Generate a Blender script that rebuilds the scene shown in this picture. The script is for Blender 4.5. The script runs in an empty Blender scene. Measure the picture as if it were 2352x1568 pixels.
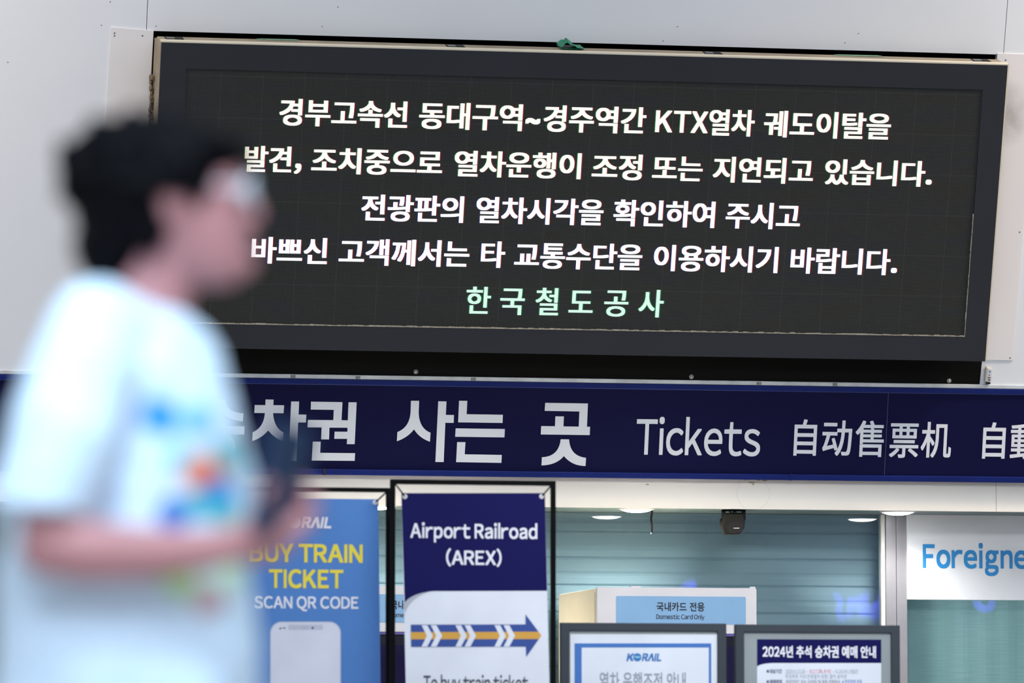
import bpy, bmesh, math, random
from mathutils import Vector, Matrix, noise
random.seed(4)
S = bpy.context.scene
COL = S.collection
R = math.radians

# ------------------------------------------------------------------ camera
IW, IH, F = 2352, 1568, 13067.0           # photograph frame, focal length in pixels (200 mm)
YAW = R(11.5)
PITCH = math.atan((1826 - 784) / F)
DIST, CAMH = 26.7, 0.75
CAM = Vector((-DIST * math.sin(YAW), -DIST * math.cos(YAW), CAMH))
cd = bpy.data.cameras.new('camera')
cd.sensor_width = 36.0
cd.lens = 36.0 * F / IW
cd.clip_end = 300
cd.dof.use_dof = True
cd.dof.focus_distance = 26.55
cd.dof.aperture_fstop = 2.8
cd.dof.aperture_blades = 0
cam = bpy.data.objects.new('camera', cd)
COL.objects.link(cam)
cam.location = CAM
cam.rotation_euler = (math.pi / 2 + PITCH, 0, -YAW)
S.camera = cam
CR = cam.rotation_euler.to_matrix()

# ------------------------------------------------------------------ world, lights, exposure
S.view_settings.view_transform = 'Standard'
S.view_settings.look = 'None'
S.view_settings.gamma = 1.0
S.view_settings.exposure = 0.0
S.view_settings.use_curve_mapping = False
W = bpy.data.worlds.new('hall_light')
S.world = W
W.use_nodes = True
bg = W.node_tree.nodes['Background']
bg.inputs[0].default_value = (0.84, 0.93, 1.04, 1)
bg.inputs[1].default_value = 0.52


def area(name, loc, target, sx, sy, energy, color, spread=180):
    l = bpy.data.lights.new(name, 'AREA')
    l.shape = 'RECTANGLE'
    l.spread = R(spread)
    l.size, l.size_y, l.energy, l.color = sx, sy, energy, color
    o = bpy.data.objects.new(name, l)
    COL.objects.link(o)
    o.location = loc
    o.rotation_euler = (Vector(target) - Vector(loc)).to_track_quat('-Z', 'Y').to_euler()
    return o


area('hall_ceiling_lamp', (0.0, -9.0, 9.5), (0, -4.0, 0), 9, 5, 255, (0.90, 0.95, 1.0))
area('left_hall_lamp', (-4.9, -3.0, 6.6), (-3.4, -0.6, 4.2), 1.2, 1.2, 52, (1.0, 0.84, 0.68), 90)
area('right_hall_lamp', (5.0, -2.6, 6.6), (3.6, -0.8, 4.4), 1.2, 1.2, 76, (1.0, 0.82, 0.64), 90)
area('lower_wall_fill', (0.6, -9.0, 4.3), (0.4, 0, 0.5), 3.0, 0.6, 24, (1.0, 0.98, 0.95), 48)  # added fill that brightens the fascia and lower wall, source unseen
area('concourse_lamp_over_person', (-4.3, -20.2, 4.9), (-4.2, -18.0, 1.1), 2.0, 1.6, 220, (0.66, 0.87, 1.0))
area('shirt_fill_light', (-5.3, -21.6, 3.7), (-4.2, -18.0, .9), 1.8, 1.4, 125, (0.70, 0.84, 1.0))  # added cool fill for the lower part of the shirt, source unseen


# ------------------------------------------------------------------ helpers
def lin(c):
    return tuple(((x / 255 / 12.92) if x / 255 <= 0.04045 else ((x / 255 + 0.055) / 1.055) ** 2.4) for x in c)


def ray(px, py):
    return (CR @ Vector(((px - IW / 2) / F, -(py - IH / 2) / F, -1.0))).normalized()


class Plane:
    """local frame: x along the wall, y up the (tilted) surface, z out of it towards the hall"""
    def __init__(s, origin, tilt=0.0, rotz=0.0):
        s.o = Vector(origin)
        t = R(tilt)
        u, v, n = Vector((1, 0, 0)), Vector((0, -math.sin(t), math.cos(t))), Vector((0, -math.cos(t), -math.sin(t)))
        m = Matrix((u, v, n)).transposed()
        m = Matrix.Rotation(R(rotz), 3, 'Z') @ m
        s.m3 = m
        s.M = Matrix.Translation(s.o) @ m.to_4x4()
        s.n = m.col[2].copy()

    def L(s, px, py, z=0.0):
        d = ray(px, py)
        p0 = s.o + s.n * z
        t = (p0 - CAM).dot(s.n) / d.dot(s.n)
        q = s.m3.transposed() @ (CAM + d * t - s.o)
        return Vector((q.x, q.y, z))

    def Lq(s, pts, z=0.0):
        return [s.L(x, y, z) for x, y in pts]


def world_on(px, py, y):
    d = ray(px, py)
    return CAM + d * ((y - CAM.y) / d.y)


MATS = {}


def mat(name, c, rough=0.5, metal=0.0, emit=None, strength=0.0, var=0.04, scale=6.0, spec=0.5):
    if name in MATS:
        return MATS[name]
    m = bpy.data.materials.new(name)
    m.use_nodes = True
    nt = m.node_tree
    b = nt.nodes['Principled BSDF']
    col = lin(c)
    b.inputs['Roughness'].default_value = rough
    b.inputs['Metallic'].default_value = metal
    b.inputs['Specular IOR Level'].default_value = spec
    tc = nt.nodes.new('ShaderNodeTexCoord')
    nz = nt.nodes.new('ShaderNodeTexNoise')
    nz.inputs['Scale'].default_value = scale
    nz.inputs['Detail'].default_value = 4
    rp = nt.nodes.new('ShaderNodeValToRGB')
    rp.color_ramp.elements[0].position = 0.3
    rp.color_ramp.elements[1].position = 0.7
    rp.color_ramp.elements[0].color = tuple(x * (1 - var) for x in col) + (1,)
    rp.color_ramp.elements[1].color = tuple(min(1, x * (1 + var)) for x in col) + (1,)
    nt.links.new(tc.outputs['Object'], nz.inputs['Vector'])
    nt.links.new(nz.outputs['Fac'], rp.inputs['Fac'])
    nt.links.new(rp.outputs['Color'], b.inputs['Base Color'])
    if emit is not None:
        b.inputs['Emission Color'].default_value = lin(emit) + (1,)
        b.inputs['Emission Strength'].default_value = strength
    MATS[name] = m
    return m


class MB:
    def __init__(s):
        s.v, s.f, s.mi, s.sm = [], [], [], []

    def face(s, pts, mi=0):
        n = len(s.v)
        s.v += [tuple(p) for p in pts]
        s.f.append(tuple(range(n, n + len(pts))))
        s.mi.append(mi); s.sm.append(False)
        return s

    def raw(s, vs, fs, mi=0, smooth=False):
        n = len(s.v)
        s.v += [tuple(p) for p in vs]
        for f in fs:
            s.f.append(tuple(i + n for i in f)); s.mi.append(mi); s.sm.append(smooth)
        return s

    def prism(s, pts, z0, z1, mi=0):
        k = len(pts)
        vs = [(p[0], p[1], z0) for p in pts] + [(p[0], p[1], z1) for p in pts]
        fs = [tuple(range(k - 1, -1, -1)), tuple(range(k, 2 * k))]
        fs += [(i, (i + 1) % k, k + (i + 1) % k, k + i) for i in range(k)]
        return s.raw(vs, fs, mi)

    def box(s, x0, x1, y0, y1, z0, z1, mi=0):
        return s.prism([(x0, y0), (x1, y0), (x1, y1), (x0, y1)], z0, z1, mi)

    def frame(s, outer, inner, z0, z1, mi=0):
        vs = [(p[0], p[1], z) for z in (z0, z1) for q in (outer, inner) for p in q]
        fs = []
        for i in range(4):
            j = (i + 1) % 4
            fs += [(i, 4 + i, 4 + j, j), (8 + i, 8 + j, 12 + j, 12 + i), (i, j, 8 + j, 8 + i), (4 + i, 12 + i, 12 + j, 4 + j)]
        return s.raw(vs, fs, mi)

    def tube(s, pts, r, n=10, mi=0, caps=True):
        pts = [Vector(p) for p in pts]
        rs = r if isinstance(r, (list, tuple)) else [r] * len(pts)
        vs, fs = [], []
        up = None
        for i, p in enumerate(pts):
            d = (pts[min(i + 1, len(pts) - 1)] - pts[max(i - 1, 0)]).normalized()
            if up is None:
                up = d.orthogonal().normalized()
            up = (up - d * up.dot(d)).normalized()
            w = d.cross(up)
            for k in range(n):
                a = 2 * math.pi * k / n
                vs.append(p + (up * math.cos(a) + w * math.sin(a)) * rs[i])
        for i in range(len(pts) - 1):
            for k in range(n):
                fs.append((i * n + k, i * n + (k + 1) % n, (i + 1) * n + (k + 1) % n, (i + 1) * n + k))
        s.raw(vs, fs, mi, True)
        if caps:
            s.raw(vs[:n][::-1], [tuple(range(n))], mi)
            s.raw(vs[-n:], [tuple(range(n))], mi)
        return s

    def dome(s, c, r, h, axis='z', n=20, mi=0, rings=5):
        """low dome on its base disc, rising by h along local z (or hanging for h<0)"""
        vs, fs = [], []
        for i in range(rings):
            a = math.pi / 2 * i / rings
            for k in range(n):
                t = 2 * math.pi * k / n
                vs.append((r * math.cos(a) * math.cos(t), r * math.cos(a) * math.sin(t), h * math.sin(a)))
        vs.append((0, 0, h))
        for i in range(rings - 1):
            for k in range(n):
                fs.append((i * n + k, i * n + (k + 1) % n, (i + 1) * n + (k + 1) % n, (i + 1) * n + k))
        fs += [((rings - 1) * n + k, (rings - 1) * n + (k + 1) % n, rings * n) for k in range(n)]
        fs.append(tuple(range(n - 1, -1, -1)))
        out = []
        for x, y, z in vs:
            q = (x, y, z) if axis == 'z' else (x, z, y)
            out.append((c[0] + q[0], c[1] + q[1], c[2] + q[2]))
        return s.raw(out, fs, mi, True)

    def ellipsoid(s, c, r, seg=20, rg=12, mi=0, rot=None):
        vs, fs = [], []
        for i in range(1, rg):
            a = math.pi * i / rg
            for k in range(seg):
                t = 2 * math.pi * k / seg
                p = Vector((r[0] * math.sin(a) * math.cos(t), r[1] * math.sin(a) * math.sin(t), r[2] * math.cos(a)))
                vs.append(p)
        vs += [Vector((0, 0, r[2])), Vector((0, 0, -r[2]))]
        if rot is not None:
            vs = [rot @ p for p in vs]
        vs = [p + Vector(c) for p in vs]
        for i in range(rg - 2):
            for k in range(seg):
                fs.append((i * seg + k, (i + 1) * seg + k, (i + 1) * seg + (k + 1) % seg, i * seg + (k + 1) % seg))
        T, B = len(vs) - 2, len(vs) - 1
        for k in range(seg):
            fs.append((T, k, (k + 1) % seg))
            b = (rg - 2) * seg
            fs.append((B, b + (k + 1) % seg, b + k))
        return s.raw(vs, fs, mi, True)

    def build(s, name, m, parent=None, M=None, bevel=0.0):
        me = bpy.data.meshes.new(name)
        me.from_pydata(s.v, [], s.f)
        me.polygons.foreach_set('material_index', s.mi)
        me.polygons.foreach_set('use_smooth', s.sm)
        for q in (m if isinstance(m, (list, tuple)) else [m]):
            me.materials.append(q)
        bm = bmesh.new(); bm.from_mesh(me)
        if s.f and max(len(f) for f in s.f) > 4:
            bmesh.ops.triangulate(bm, faces=[f for f in bm.faces if len(f.verts) > 8])
        bm.to_mesh(me); bm.free()
        o = bpy.data.objects.new(name, me)
        COL.objects.link(o)
        if parent is not None:
            o.parent = parent
        if M is not None:
            o.matrix_world = M
        if bevel:
            b = o.modifiers.new('bevel', 'BEVEL'); b.width = bevel; b.segments = 2; b.limit_method = 'ANGLE'
        return o


def tag(o, label=None, cat=None, group=None, kind=None):
    if label: o['label'] = label
    if cat: o['category'] = cat
    if group: o['group'] = group
    if kind: o['kind'] = kind
    return o


def thing(name, label, cat, plane, group=None):
    o = bpy.data.objects.new(name, None)
    o.empty_display_size = 0.1
    COL.objects.link(o)
    o.matrix_world = plane.M
    return tag(o, label, cat, group)


# ---- lettering: glyphs as flat meshes, cached per character and weight
GC, _ADV = {}, {}
FWSB = {'c': .055, 'e': .06, 'o': .06, 'O': .07, 'C': .065, 'Q': .07, 'G': .07, 'A': .015, 'V': .0, 'T': .02, 'Y': .0,
        'K': .06, 'k': .055, 't': .04, 'r': .045, 'f': .03, 'X': .02, 'y': .01, 's': .05, 'S': .05, '(': .05, ')': .05,
        'R': .06, 'B': .075, '4': .03, '2': .045, '0': .05}


_MC = {}


def _mesh_of(txt, off):
    if txt not in _MC:
        _MC[txt] = _mesh_raw(txt, off)
    return _MC[txt]


def _mesh_raw(txt, off):
    c = bpy.data.curves.new('g', 'FONT')
    c.body = txt; c.size = 1.0; c.offset = off; c.resolution_u = 5
    o = bpy.data.objects.new('g', c)
    me = o.to_mesh()
    vs = [(v.co.x, v.co.y, 0.0) for v in me.vertices]
    fs = [tuple(p.vertices) for p in me.polygons]
    o.to_mesh_clear()
    bpy.data.objects.remove(o); bpy.data.curves.remove(c)
    return vs, fs


def glyph(ch, off):
    k = (ch, off)
    if k not in GC:
        latin = 33 <= ord(ch) <= 126 and ch not in '~'
        src = chr(ord(ch) + 0xFEE0) if latin else ch
        if ch in 'Il':                                   # plain stems without serifs
            h = max(v[1] for v in _mesh_of(chr(ord('T' if ch == 'I' else 'k') + 0xFEE0), 0)[0])
            vs, fs = [(0, 0, 0), (.088, 0, 0), (.088, h, 0), (0, h, 0)], [(0, 1, 2, 3)]
        else:
            vs, fs = _mesh_of(src, 0)
        base = (vs, fs)
        if off:
            n = len(vs)
            ox, oy = off if isinstance(off, tuple) else (off, off)
            sh = [(a * ox, b * oy) for a in (-1, 0, 1) for b in (-1, 0, 1)]
            vs = [(x + a, y + b, .00007 * k) for k, (a, b) in enumerate(sh) for x, y, _ in base[0]]
            fs = [tuple(i + n * k for i in f) for k in range(9) for f in base[1]]
        x0, x1 = min(v[0] for v in vs), max(v[0] for v in vs)
        if latin:
            sb = FWSB.get(ch, .085)
            vs = [(x - x0 + sb / 2, y, d) for x, y, d in vs]
            adv = x1 - x0 + sb
        else:
            kind = 'h' if 0xAC00 <= ord(ch) <= 0xD7A3 else 'c' if 0x4E00 <= ord(ch) <= 0x9FFF else ch
            if kind not in _ADV:                     # fixed advance of Hangul and Han characters
                v1, _ = _mesh_of(src, 0)
                v2, _ = _mesh_of(src + src, 0)
                w = lambda q: max(v[0] for v in q) - min(v[0] for v in q)
                _ADV[kind] = w(v2) - w(v1)
            adv = _ADV[kind]
        GC[k] = (vs, fs, adv)
    return GC[k]


def layout(txt, off, shear=0.0, track=0.0, space=0.24):
    vs, fs, x = [], [], 0.0
    for ch in txt:
        if ch == ' ':
            x += space; continue
        g, f, a = glyph(ch, off)
        n = len(vs)
        vs += [(p[0] + x + shear * p[1], p[1], p[2]) for p in g]
        fs += [tuple(i + n for i in q) for q in f]
        x += a + track
    return vs, fs


def bbox(vs):
    return min(v[0] for v in vs), max(v[0] for v in vs), min(v[1] for v in vs), max(v[1] for v in vs)


def put_text(mb, plane, txt, x0, x1, yt, yb, z, off=0.0, mi=0, shear=0.0, track=0.0, space=0.24):
    vs, fs = layout(txt, off, shear, track, space)
    a0, a1, b0, b1 = bbox(vs)
    xm, ym = (x0 + x1) / 2, (yt + yb) / 2
    u0, u1 = plane.L(x0, ym, z).x, plane.L(x1, ym, z).x
    v0, v1 = plane.L(xm, yb, z).y, plane.L(xm, yt, z).y
    mb.raw([(u0 + (x - a0) / (a1 - a0) * (u1 - u0), v0 + (y - b0) / (b1 - b0) * (v1 - v0), z + d) for x, y, d in vs], fs, mi)


def put_line(mb, plane, words, ref, yt, yb, z, off=0.0, mi=0, dx=0.0, dz=0.0):
    w, x0, x1 = words[ref]
    vs, _ = layout(w, off)
    _, _, b0, b1 = bbox(vs)
    xm = (x0 + x1) / 2
    v0, v1 = plane.L(xm, yb, z).y, plane.L(xm, yt, z).y
    k = (v1 - v0) / (b1 - b0)
    base = v0 - b0 * k
    for w, x0, x1 in words:
        vs, fs = layout(w, off)
        a0, a1, _, _ = bbox(vs)
        # heights of both ends lie on the same line of the board
        u0, u1 = plane.L(x0, (yt + yb) / 2 + .025 * (x0 - xm), z).x, plane.L(x1, (yt + yb) / 2 + .025 * (x1 - xm), z).x
        mb.raw([(u0 + (x - a0) / (a1 - a0) * (u1 - u0) + dx, base + y * k, z + dz + d) for x, y, d in vs], fs, mi)


def q2(a, c, b, n=10):
    return [((1 - t) ** 2 * a[0] + 2 * t * (1 - t) * c[0] + t * t * b[0],
             (1 - t) ** 2 * a[1] + 2 * t * (1 - t) * c[1] + t * t * b[1]) for t in [i / n for i in range(1, n + 1)]]


def rrect(x0, y0, x1, y1, r, n=6):
    pts = []
    for cx, cy, a in ((x1 - r, y0 + r, -90), (x1 - r, y1 - r, 0), (x0 + r, y1 - r, 90), (x0 + r, y0 + r, 180)):
        for i in range(n + 1):
            t = R(a + 90 * i / n)
            pts.append((cx + r * math.cos(t), cy + r * math.sin(t)))
    return pts


def circ(cx, cy, rx, ry=None, n=24):
    ry = rx if ry is None else ry
    return [(cx + rx * math.cos(2 * math.pi * i / n), cy + ry * math.sin(2 * math.pi * i / n)) for i in range(n)]


def ppoly(mb, plane, pts, z, mi=0):
    P = plane.Lq(pts, z)
    ar = sum(P[i].x * P[(i + 1) % len(P)].y - P[(i + 1) % len(P)].x * P[i].y for i in range(len(P)))
    return mb.face(P if ar > 0 else P[::-1], mi)


def pprism(mb, plane, pts, z0, z1, mi=0):
    """outline measured on the front face z1, extruded back to z0"""
    P = plane.Lq(pts, z1)
    ar = sum(P[i].x * P[(i + 1) % len(P)].y - P[(i + 1) % len(P)].x * P[i].y for i in range(len(P)))
    return mb.prism(P if ar > 0 else P[::-1], z0, z1, mi)


# ------------------------------------------------------------------ materials
def wall_paint():
    m = mat('white_wall_panel', (219, 223, 231), 0.42, var=0.02, scale=1.3)
    return m


M_wall = wall_paint()
M_plate = mat('white_cover_plate', (222, 220, 224), 0.45, var=0.02, scale=3)
M_fascia = mat('cream_white_fascia', (234, 230, 224), 0.5, var=0.03, scale=2)
M_black = mat('black_panel', (5, 5, 5), 0.7, var=0.1, spec=.12)
M_void = mat('recess_shade_black', (6, 6, 7), 0.9)  # shade inside the recess, put into the colour
M_tan = mat('beige_housing_paint', (140, 130, 114), 0.7, var=0.14, scale=9, spec=.2)
M_bezel = mat('slate_bezel_paint', (38, 41, 48), 0.6, var=0.05, scale=2, spec=0.25)
M_navy = mat('navy_sign_face', (8, 8, 54), 0.5, var=0.06, scale=2, spec=0.12)
M_blue = mat('blue_sign_trim', (12, 30, 100), 0.4, var=0.12, scale=5, spec=.2)
M_letter = mat('pale_grey_vinyl', (214, 218, 228), 0.5, var=0.03, scale=2)
M_alu = mat('scuffed_aluminium', (200, 206, 212), 0.4, 0.3, var=0.15, scale=12)
M_steel = mat('brushed_steel', (176, 174, 180), 0.35, 0.75, var=0.1, scale=4)
M_screw = mat('screw_metal', (120, 120, 122), 0.35, 0.8)
M_dark = mat('dark_plastic', (10, 10, 11), 0.55, spec=.25)
M_blackmetal = mat('black_powder_coat', (3, 4, 6), 0.6, spec=.08)
M_slate = mat('slate_frame_metal', (52, 60, 70), 0.5, spec=.25)
M_cream = mat('cream_machine_shell', (244, 234, 208), 0.45, var=0.03)
M_mwhite = mat('machine_front_white', (214, 214, 220), 0.4)
M_mblue = mat('machine_label_blue', (128, 172, 214), 0.4)
M_ink = mat('black_ink', (16, 18, 30), 0.6)
M_lblue = mat('light_blue_banner', (68, 124, 196), 0.6, var=0.05, scale=3)
M_yellow = mat('yellow_print', (232, 214, 62), 0.6)
M_wprint = mat('white_print', (226, 228, 240), 0.6)
M_bannernavy = mat('banner_navy', (15, 16, 80), 0.6, var=0.06, scale=3, spec=.1)
M_bannerwhite = mat('banner_white', (216, 222, 236), 0.55)
M_greyprint = mat('grey_print', (170, 176, 190), 0.6)
M_arrow = mat('arrow_blue', (28, 66, 146), 0.55)
M_orange = mat('arrow_orange', (204, 154, 58), 0.55)
M_textdark = mat('dark_blue_text', (46, 54, 76), 0.6)
M_paper = mat('poster_paper', (214, 222, 236), 0.6)
M_back = mat('poster_grey_backing', (138, 148, 154), 0.5)
M_pblue = mat('poster_border_blue', (48, 108, 186), 0.55)
M_ptext = mat('poster_grey_text', (140, 150, 166), 0.6)
M_logo = mat('logo_blue', (36, 110, 180), 0.55)
M_logolight = mat('logo_light_blue', (130, 200, 226), 0.55)
M_red = mat('red_text', (196, 84, 110), 0.6)
M_fblue = mat('sign_bright_blue', (30, 136, 206), 0.5, var=0.05)
M_signwhite = mat('sign_white_acrylic', (226, 229, 236), 0.35)
M_green = mat('green_tape', (20, 122, 92), 0.5, var=0.25, scale=40)
M_foam = mat('dirty_foam', (104, 90, 70), 0.9, var=0.4, scale=60)
M_grey = mat('sensor_grey_plastic', (196, 194, 192), 0.5)
M_line = mat('panel_joint_grey', (146, 144, 144), 0.8)


def stain_material():
    """white plate with a smoky dirt patch of its own"""
    m = bpy.data.materials.new('white_plate_with_dirt'); m.use_nodes = True
    nt = m.node_tree; b = nt.nodes['Principled BSDF']
    b.inputs['Roughness'].default_value = 0.45
    tc = nt.nodes.new('ShaderNodeTexCoord')
    sub = nt.nodes.new('ShaderNodeVectorMath'); sub.operation = 'SUBTRACT'
    mul = nt.nodes.new('ShaderNodeVectorMath'); mul.operation = 'MULTIPLY'; mul.inputs[1].default_value = (9, 6, 0)
    ln = nt.nodes.new('ShaderNodeVectorMath'); ln.operation = 'LENGTH'
    nz = nt.nodes.new('ShaderNodeTexNoise'); nz.inputs['Scale'].default_value = 14; nz.inputs['Detail'].default_value = 6
    mr = nt.nodes.new('ShaderNodeMapRange'); mr.inputs[1].default_value = 1.0; mr.inputs[2].default_value = 0.1
    mm = nt.nodes.new('ShaderNodeMath'); mm.operation = 'MULTIPLY'
    mx = nt.nodes.new('ShaderNodeMixRGB')
    mx.inputs[1].default_value = lin((222, 220, 224)) + (1,); mx.inputs[2].default_value = lin((120, 116, 112)) + (1,)
    nt.links.new(tc.outputs['Object'], sub.inputs[0]); nt.links.new(sub.outputs[0], mul.inputs[0])
    nt.links.new(mul.outputs[0], ln.inputs[0]); nt.links.new(ln.outputs['Value'], mr.inputs[0])
    nt.links.new(tc.outputs['Object'], nz.inputs['Vector'])
    nt.links.new(mr.outputs[0], mm.inputs[0]); nt.links.new(nz.outputs['Fac'], mm.inputs[1])
    nt.links.new(mm.outputs[0], mx.inputs[0]); nt.links.new(mx.outputs[0], b.inputs['Base Color'])
    m['c'] = 1
    return m, sub


def led_material(name, on, dim, pitch=0.006, seams=True):
    """LED matrix: dots on a lattice. on = colour of a dot, dim = colour between dots; on[3] = emission"""
    m = bpy.data.materials.new(name); m.use_nodes = True
    nt = m.node_tree; b = nt.nodes['Principled BSDF']
    b.inputs['Roughness'].default_value = 0.6
    b.inputs['Specular IOR Level'].default_value = 0.2
    tc = nt.nodes.new('ShaderNodeTexCoord')
    sc = nt.nodes.new('ShaderNodeVectorMath'); sc.operation = 'SCALE'; sc.inputs['Scale'].default_value = 1 / pitch
    fr = nt.nodes.new('ShaderNodeVectorMath'); fr.operation = 'FRACTION'
    sb = nt.nodes.new('ShaderNodeVectorMath'); sb.operation = 'SUBTRACT'; sb.inputs[1].default_value = (.5, .5, 0)
    mu = nt.nodes.new('ShaderNodeVectorMath'); mu.operation = 'MULTIPLY'; mu.inputs[1].default_value = (1, 1, 0)
    ln = nt.nodes.new('ShaderNodeVectorMath'); ln.operation = 'LENGTH'
    mr = nt.nodes.new('ShaderNodeMapRange'); mr.inputs[1].default_value = 0.40; mr.inputs[2].default_value = 0.14
    mx = nt.nodes.new('ShaderNodeMixRGB')
    nt.links.new(tc.outputs['Object'], sc.inputs[0]); nt.links.new(sc.outputs[0], fr.inputs[0])
    nt.links.new(fr.outputs[0], sb.inputs[0]); nt.links.new(sb.outputs[0], mu.inputs[0])
    nt.links.new(mu.outputs[0], ln.inputs[0]); nt.links.new(ln.outputs['Value'], mr.inputs[0])
    nt.links.new(mr.outputs[0], mx.inputs[0])
    if len(on) == 4:
        mx.inputs[1].default_value = lin(dim[:3]) + (1,); mx.inputs[2].default_value = lin(on[:3]) + (1,)
        b.inputs['Base Color'].default_value = (0.02, 0.02, 0.02, 1)
        nt.links.new(mx.outputs[0], b.inputs['Emission Color'])
        ms = nt.nodes.new('ShaderNodeMapRange')
        ms.inputs[1].default_value, ms.inputs[2].default_value = 0, 1
        ms.inputs[3].default_value, ms.inputs[4].default_value = dim[3], on[3]
        nt.links.new(mr.outputs[0], ms.inputs[0]); nt.links.new(ms.outputs[0], b.inputs['Emission Strength'])
    else:
        nz = nt.nodes.new('ShaderNodeTexNoise'); nz.inputs['Scale'].default_value = 1.0; nz.inputs['Detail'].default_value = 5
        mp = nt.nodes.new('ShaderNodeMapping'); mp.inputs['Scale'].default_value = (2.2, 16, 1); mp.inputs['Rotation'].default_value = (0, 0, 0.12)
        rp = nt.nodes.new('ShaderNodeValToRGB')
        e = rp.color_ramp.elements
        e[0].position = .3; e[0].color = lin([x * .97 for x in on[:2]] + [on[2] * 1.08]) + (1,)
        e[1].position = .7; e[1].color = lin((on[0] * 1.02, on[1], on[2] * .95)) + (1,)
        md = e.new(.5); md.color = lin(on) + (1,)
        nt.links.new(tc.outputs['Object'], mp.inputs[0]); nt.links.new(mp.outputs[0], nz.inputs['Vector'])
        nt.links.new(nz.outputs['Fac'], rp.inputs[0])
        mx.inputs[1].default_value = lin(dim) + (1,)
        nt.links.new(rp.outputs[0], mx.inputs[2])
        last = mx.outputs[0]
        if seams:      # faint joints between LED modules, 32 dots apart
            sp = nt.nodes.new('ShaderNodeSeparateXYZ'); nt.links.new(tc.outputs['Object'], sp.inputs[0])
            for ax in (0, 1):
                mo = nt.nodes.new('ShaderNodeMath'); mo.operation = 'PINGPONG'; mo.inputs[1].default_value = pitch * 16
                cp = nt.nodes.new('ShaderNodeMath'); cp.operation = 'LESS_THAN'; cp.inputs[1].default_value = 0.0011
                fc = nt.nodes.new('ShaderNodeMath'); fc.operation = 'MULTIPLY'; fc.inputs[1].default_value = 0.05
                m2 = nt.nodes.new('ShaderNodeMixRGB'); m2.inputs[2].default_value = lin((150, 150, 146)) + (1,)
                nt.links.new(sp.outputs[ax], mo.inputs[0]); nt.links.new(mo.outputs[0], cp.inputs[0])
                nt.links.new(cp.outputs[0], fc.inputs[0]); nt.links.new(fc.outputs[0], m2.inputs[0])
                nt.links.new(last, m2.inputs[1]); last = m2.outputs[0]
        nt.links.new(last, b.inputs['Base Color'])
    return m


def glass_material(name, tint, refl=1.0):
    m = bpy.data.materials.new(name); m.use_nodes = True
    nt = m.node_tree; nt.nodes.remove(nt.nodes['Principled BSDF'])
    out = nt.nodes['Material Output']
    tr = nt.nodes.new('ShaderNodeBsdfTransparent'); tr.inputs[0].default_value = tint + (1,)
    gl = nt.nodes.new('ShaderNodeBsdfGlossy'); gl.inputs['Roughness'].default_value = 0.0
    fr = nt.nodes.new('ShaderNodeFresnel'); fr.inputs[0].default_value = 1.5
    mx = nt.nodes.new('ShaderNodeMixShader')
    nt.links.new(fr.outputs[0], mx.inputs[0]); nt.links.new(tr.outputs[0], mx.inputs[1]); nt.links.new(gl.outputs[0], mx.inputs[2])
    nt.links.new(mx.outputs[0], out.inputs[0])
    return m


M_glass = glass_material('clear_glass', (0.93, 0.97, 0.97))
M_lamp = mat('lamp_diffuser', (250, 250, 245), 0.4, emit=(255, 252, 244), strength=26)

# ------------------------------------------------------------------ the setting
YG = 0.42                                          # glass line of the ticket office
SOFF = world_on(1176, 1163, 0.0).z                 # underside of the white fascia
SB = world_on(1176, 1095, -0.05)                   # bottom line of the blue sign
SP = Plane((SB.x, SB.y, SB.z), 12)                 # sign frame
top = SP.M @ SP.L(1176, 866)
WP = Plane((top.x, top.y, top.z), 17)              # upper wall frame

mb = MB(); mb.box(-16, 16, -34.2, 6, -0.12, 0.0)
M_floor = mat('pale_stone_floor', (196, 192, 188), 0.35, var=0.06, scale=0.8)
tag(mb.build('floor', M_floor), kind='structure')
mb = MB(); mb.box(-16, 16, -34.3, -34.1, 0, 7)
tag(mb.build('wall_back', mat('far_hall_wall', (168, 170, 172), 0.7)), kind='structure')

# upper wall: tilted white panels round the opening of the display board
OPEN = [(352, 71), (2290, 125), (2250, 886), (318, 864)]       # opening, clockwise from top left
o = WP.Lq(OPEN)
uL, uR = -6.0, 6.5
vT = WP.L(1176, -260).y
vB = 0.0
us1, us2 = WP.L(338, 31).x, WP.L(2310, 60).x                   # panel joints
g = 0.0016
mb = MB()
T = 0.03
mb.prism([(uL, vB), (o[3].x, vB), (o[3].x, o[3].y), (o[0].x, o[0].y), (us1 - g, o[0].y), (us1 - g, vT), (uL, vT)], -T, 0)
mb.prism([(us1 + g, o[0].y), (o[0].x, o[0].y), (o[1].x, o[1].y), (us2 - g, o[1].y), (us2 - g, vT), (us1 + g, vT)], -T, 0)
mb.prism([(o[2].x, o[2].y), (o[2].x, vB), (uR, vB), (uR, vT), (us2 + g, vT), (us2 + g, o[1].y), (o[1].x, o[1].y)], -T, 0)
mb.box(us1 - .02, us1 + .02, o[0].y, vT, -T - .004, -T, 1)
mb.box(us2 - .02, us2 + .02, o[1].y, vT, -T - .004, -T, 1)
wall = tag(mb.build('wall_front', [M_wall, M_line], M=WP.M), kind='structure')
# near-black box whose colour stands in for the shade behind the opening
mb = MB(); a = .25
x0, x1, y0, y1 = o[3].x - .25, o[1].x + .25, -0.02, o[0].y + .2
mb.box(x0, x1, y0, y1, -.52, -.50)
mb.box(x0, x0 + .02, y0, y1, -.5, -T); mb.box(x1 - .02, x1, y0, y1, -.5, -T)
mb.box(x0, x1, y1 - .02, y1, -.5, -T); mb.box(x0, x1, y0, y0 + .02, -.5, -T)
rc = mb.build('recess_shade_box', M_void, wall)
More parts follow.
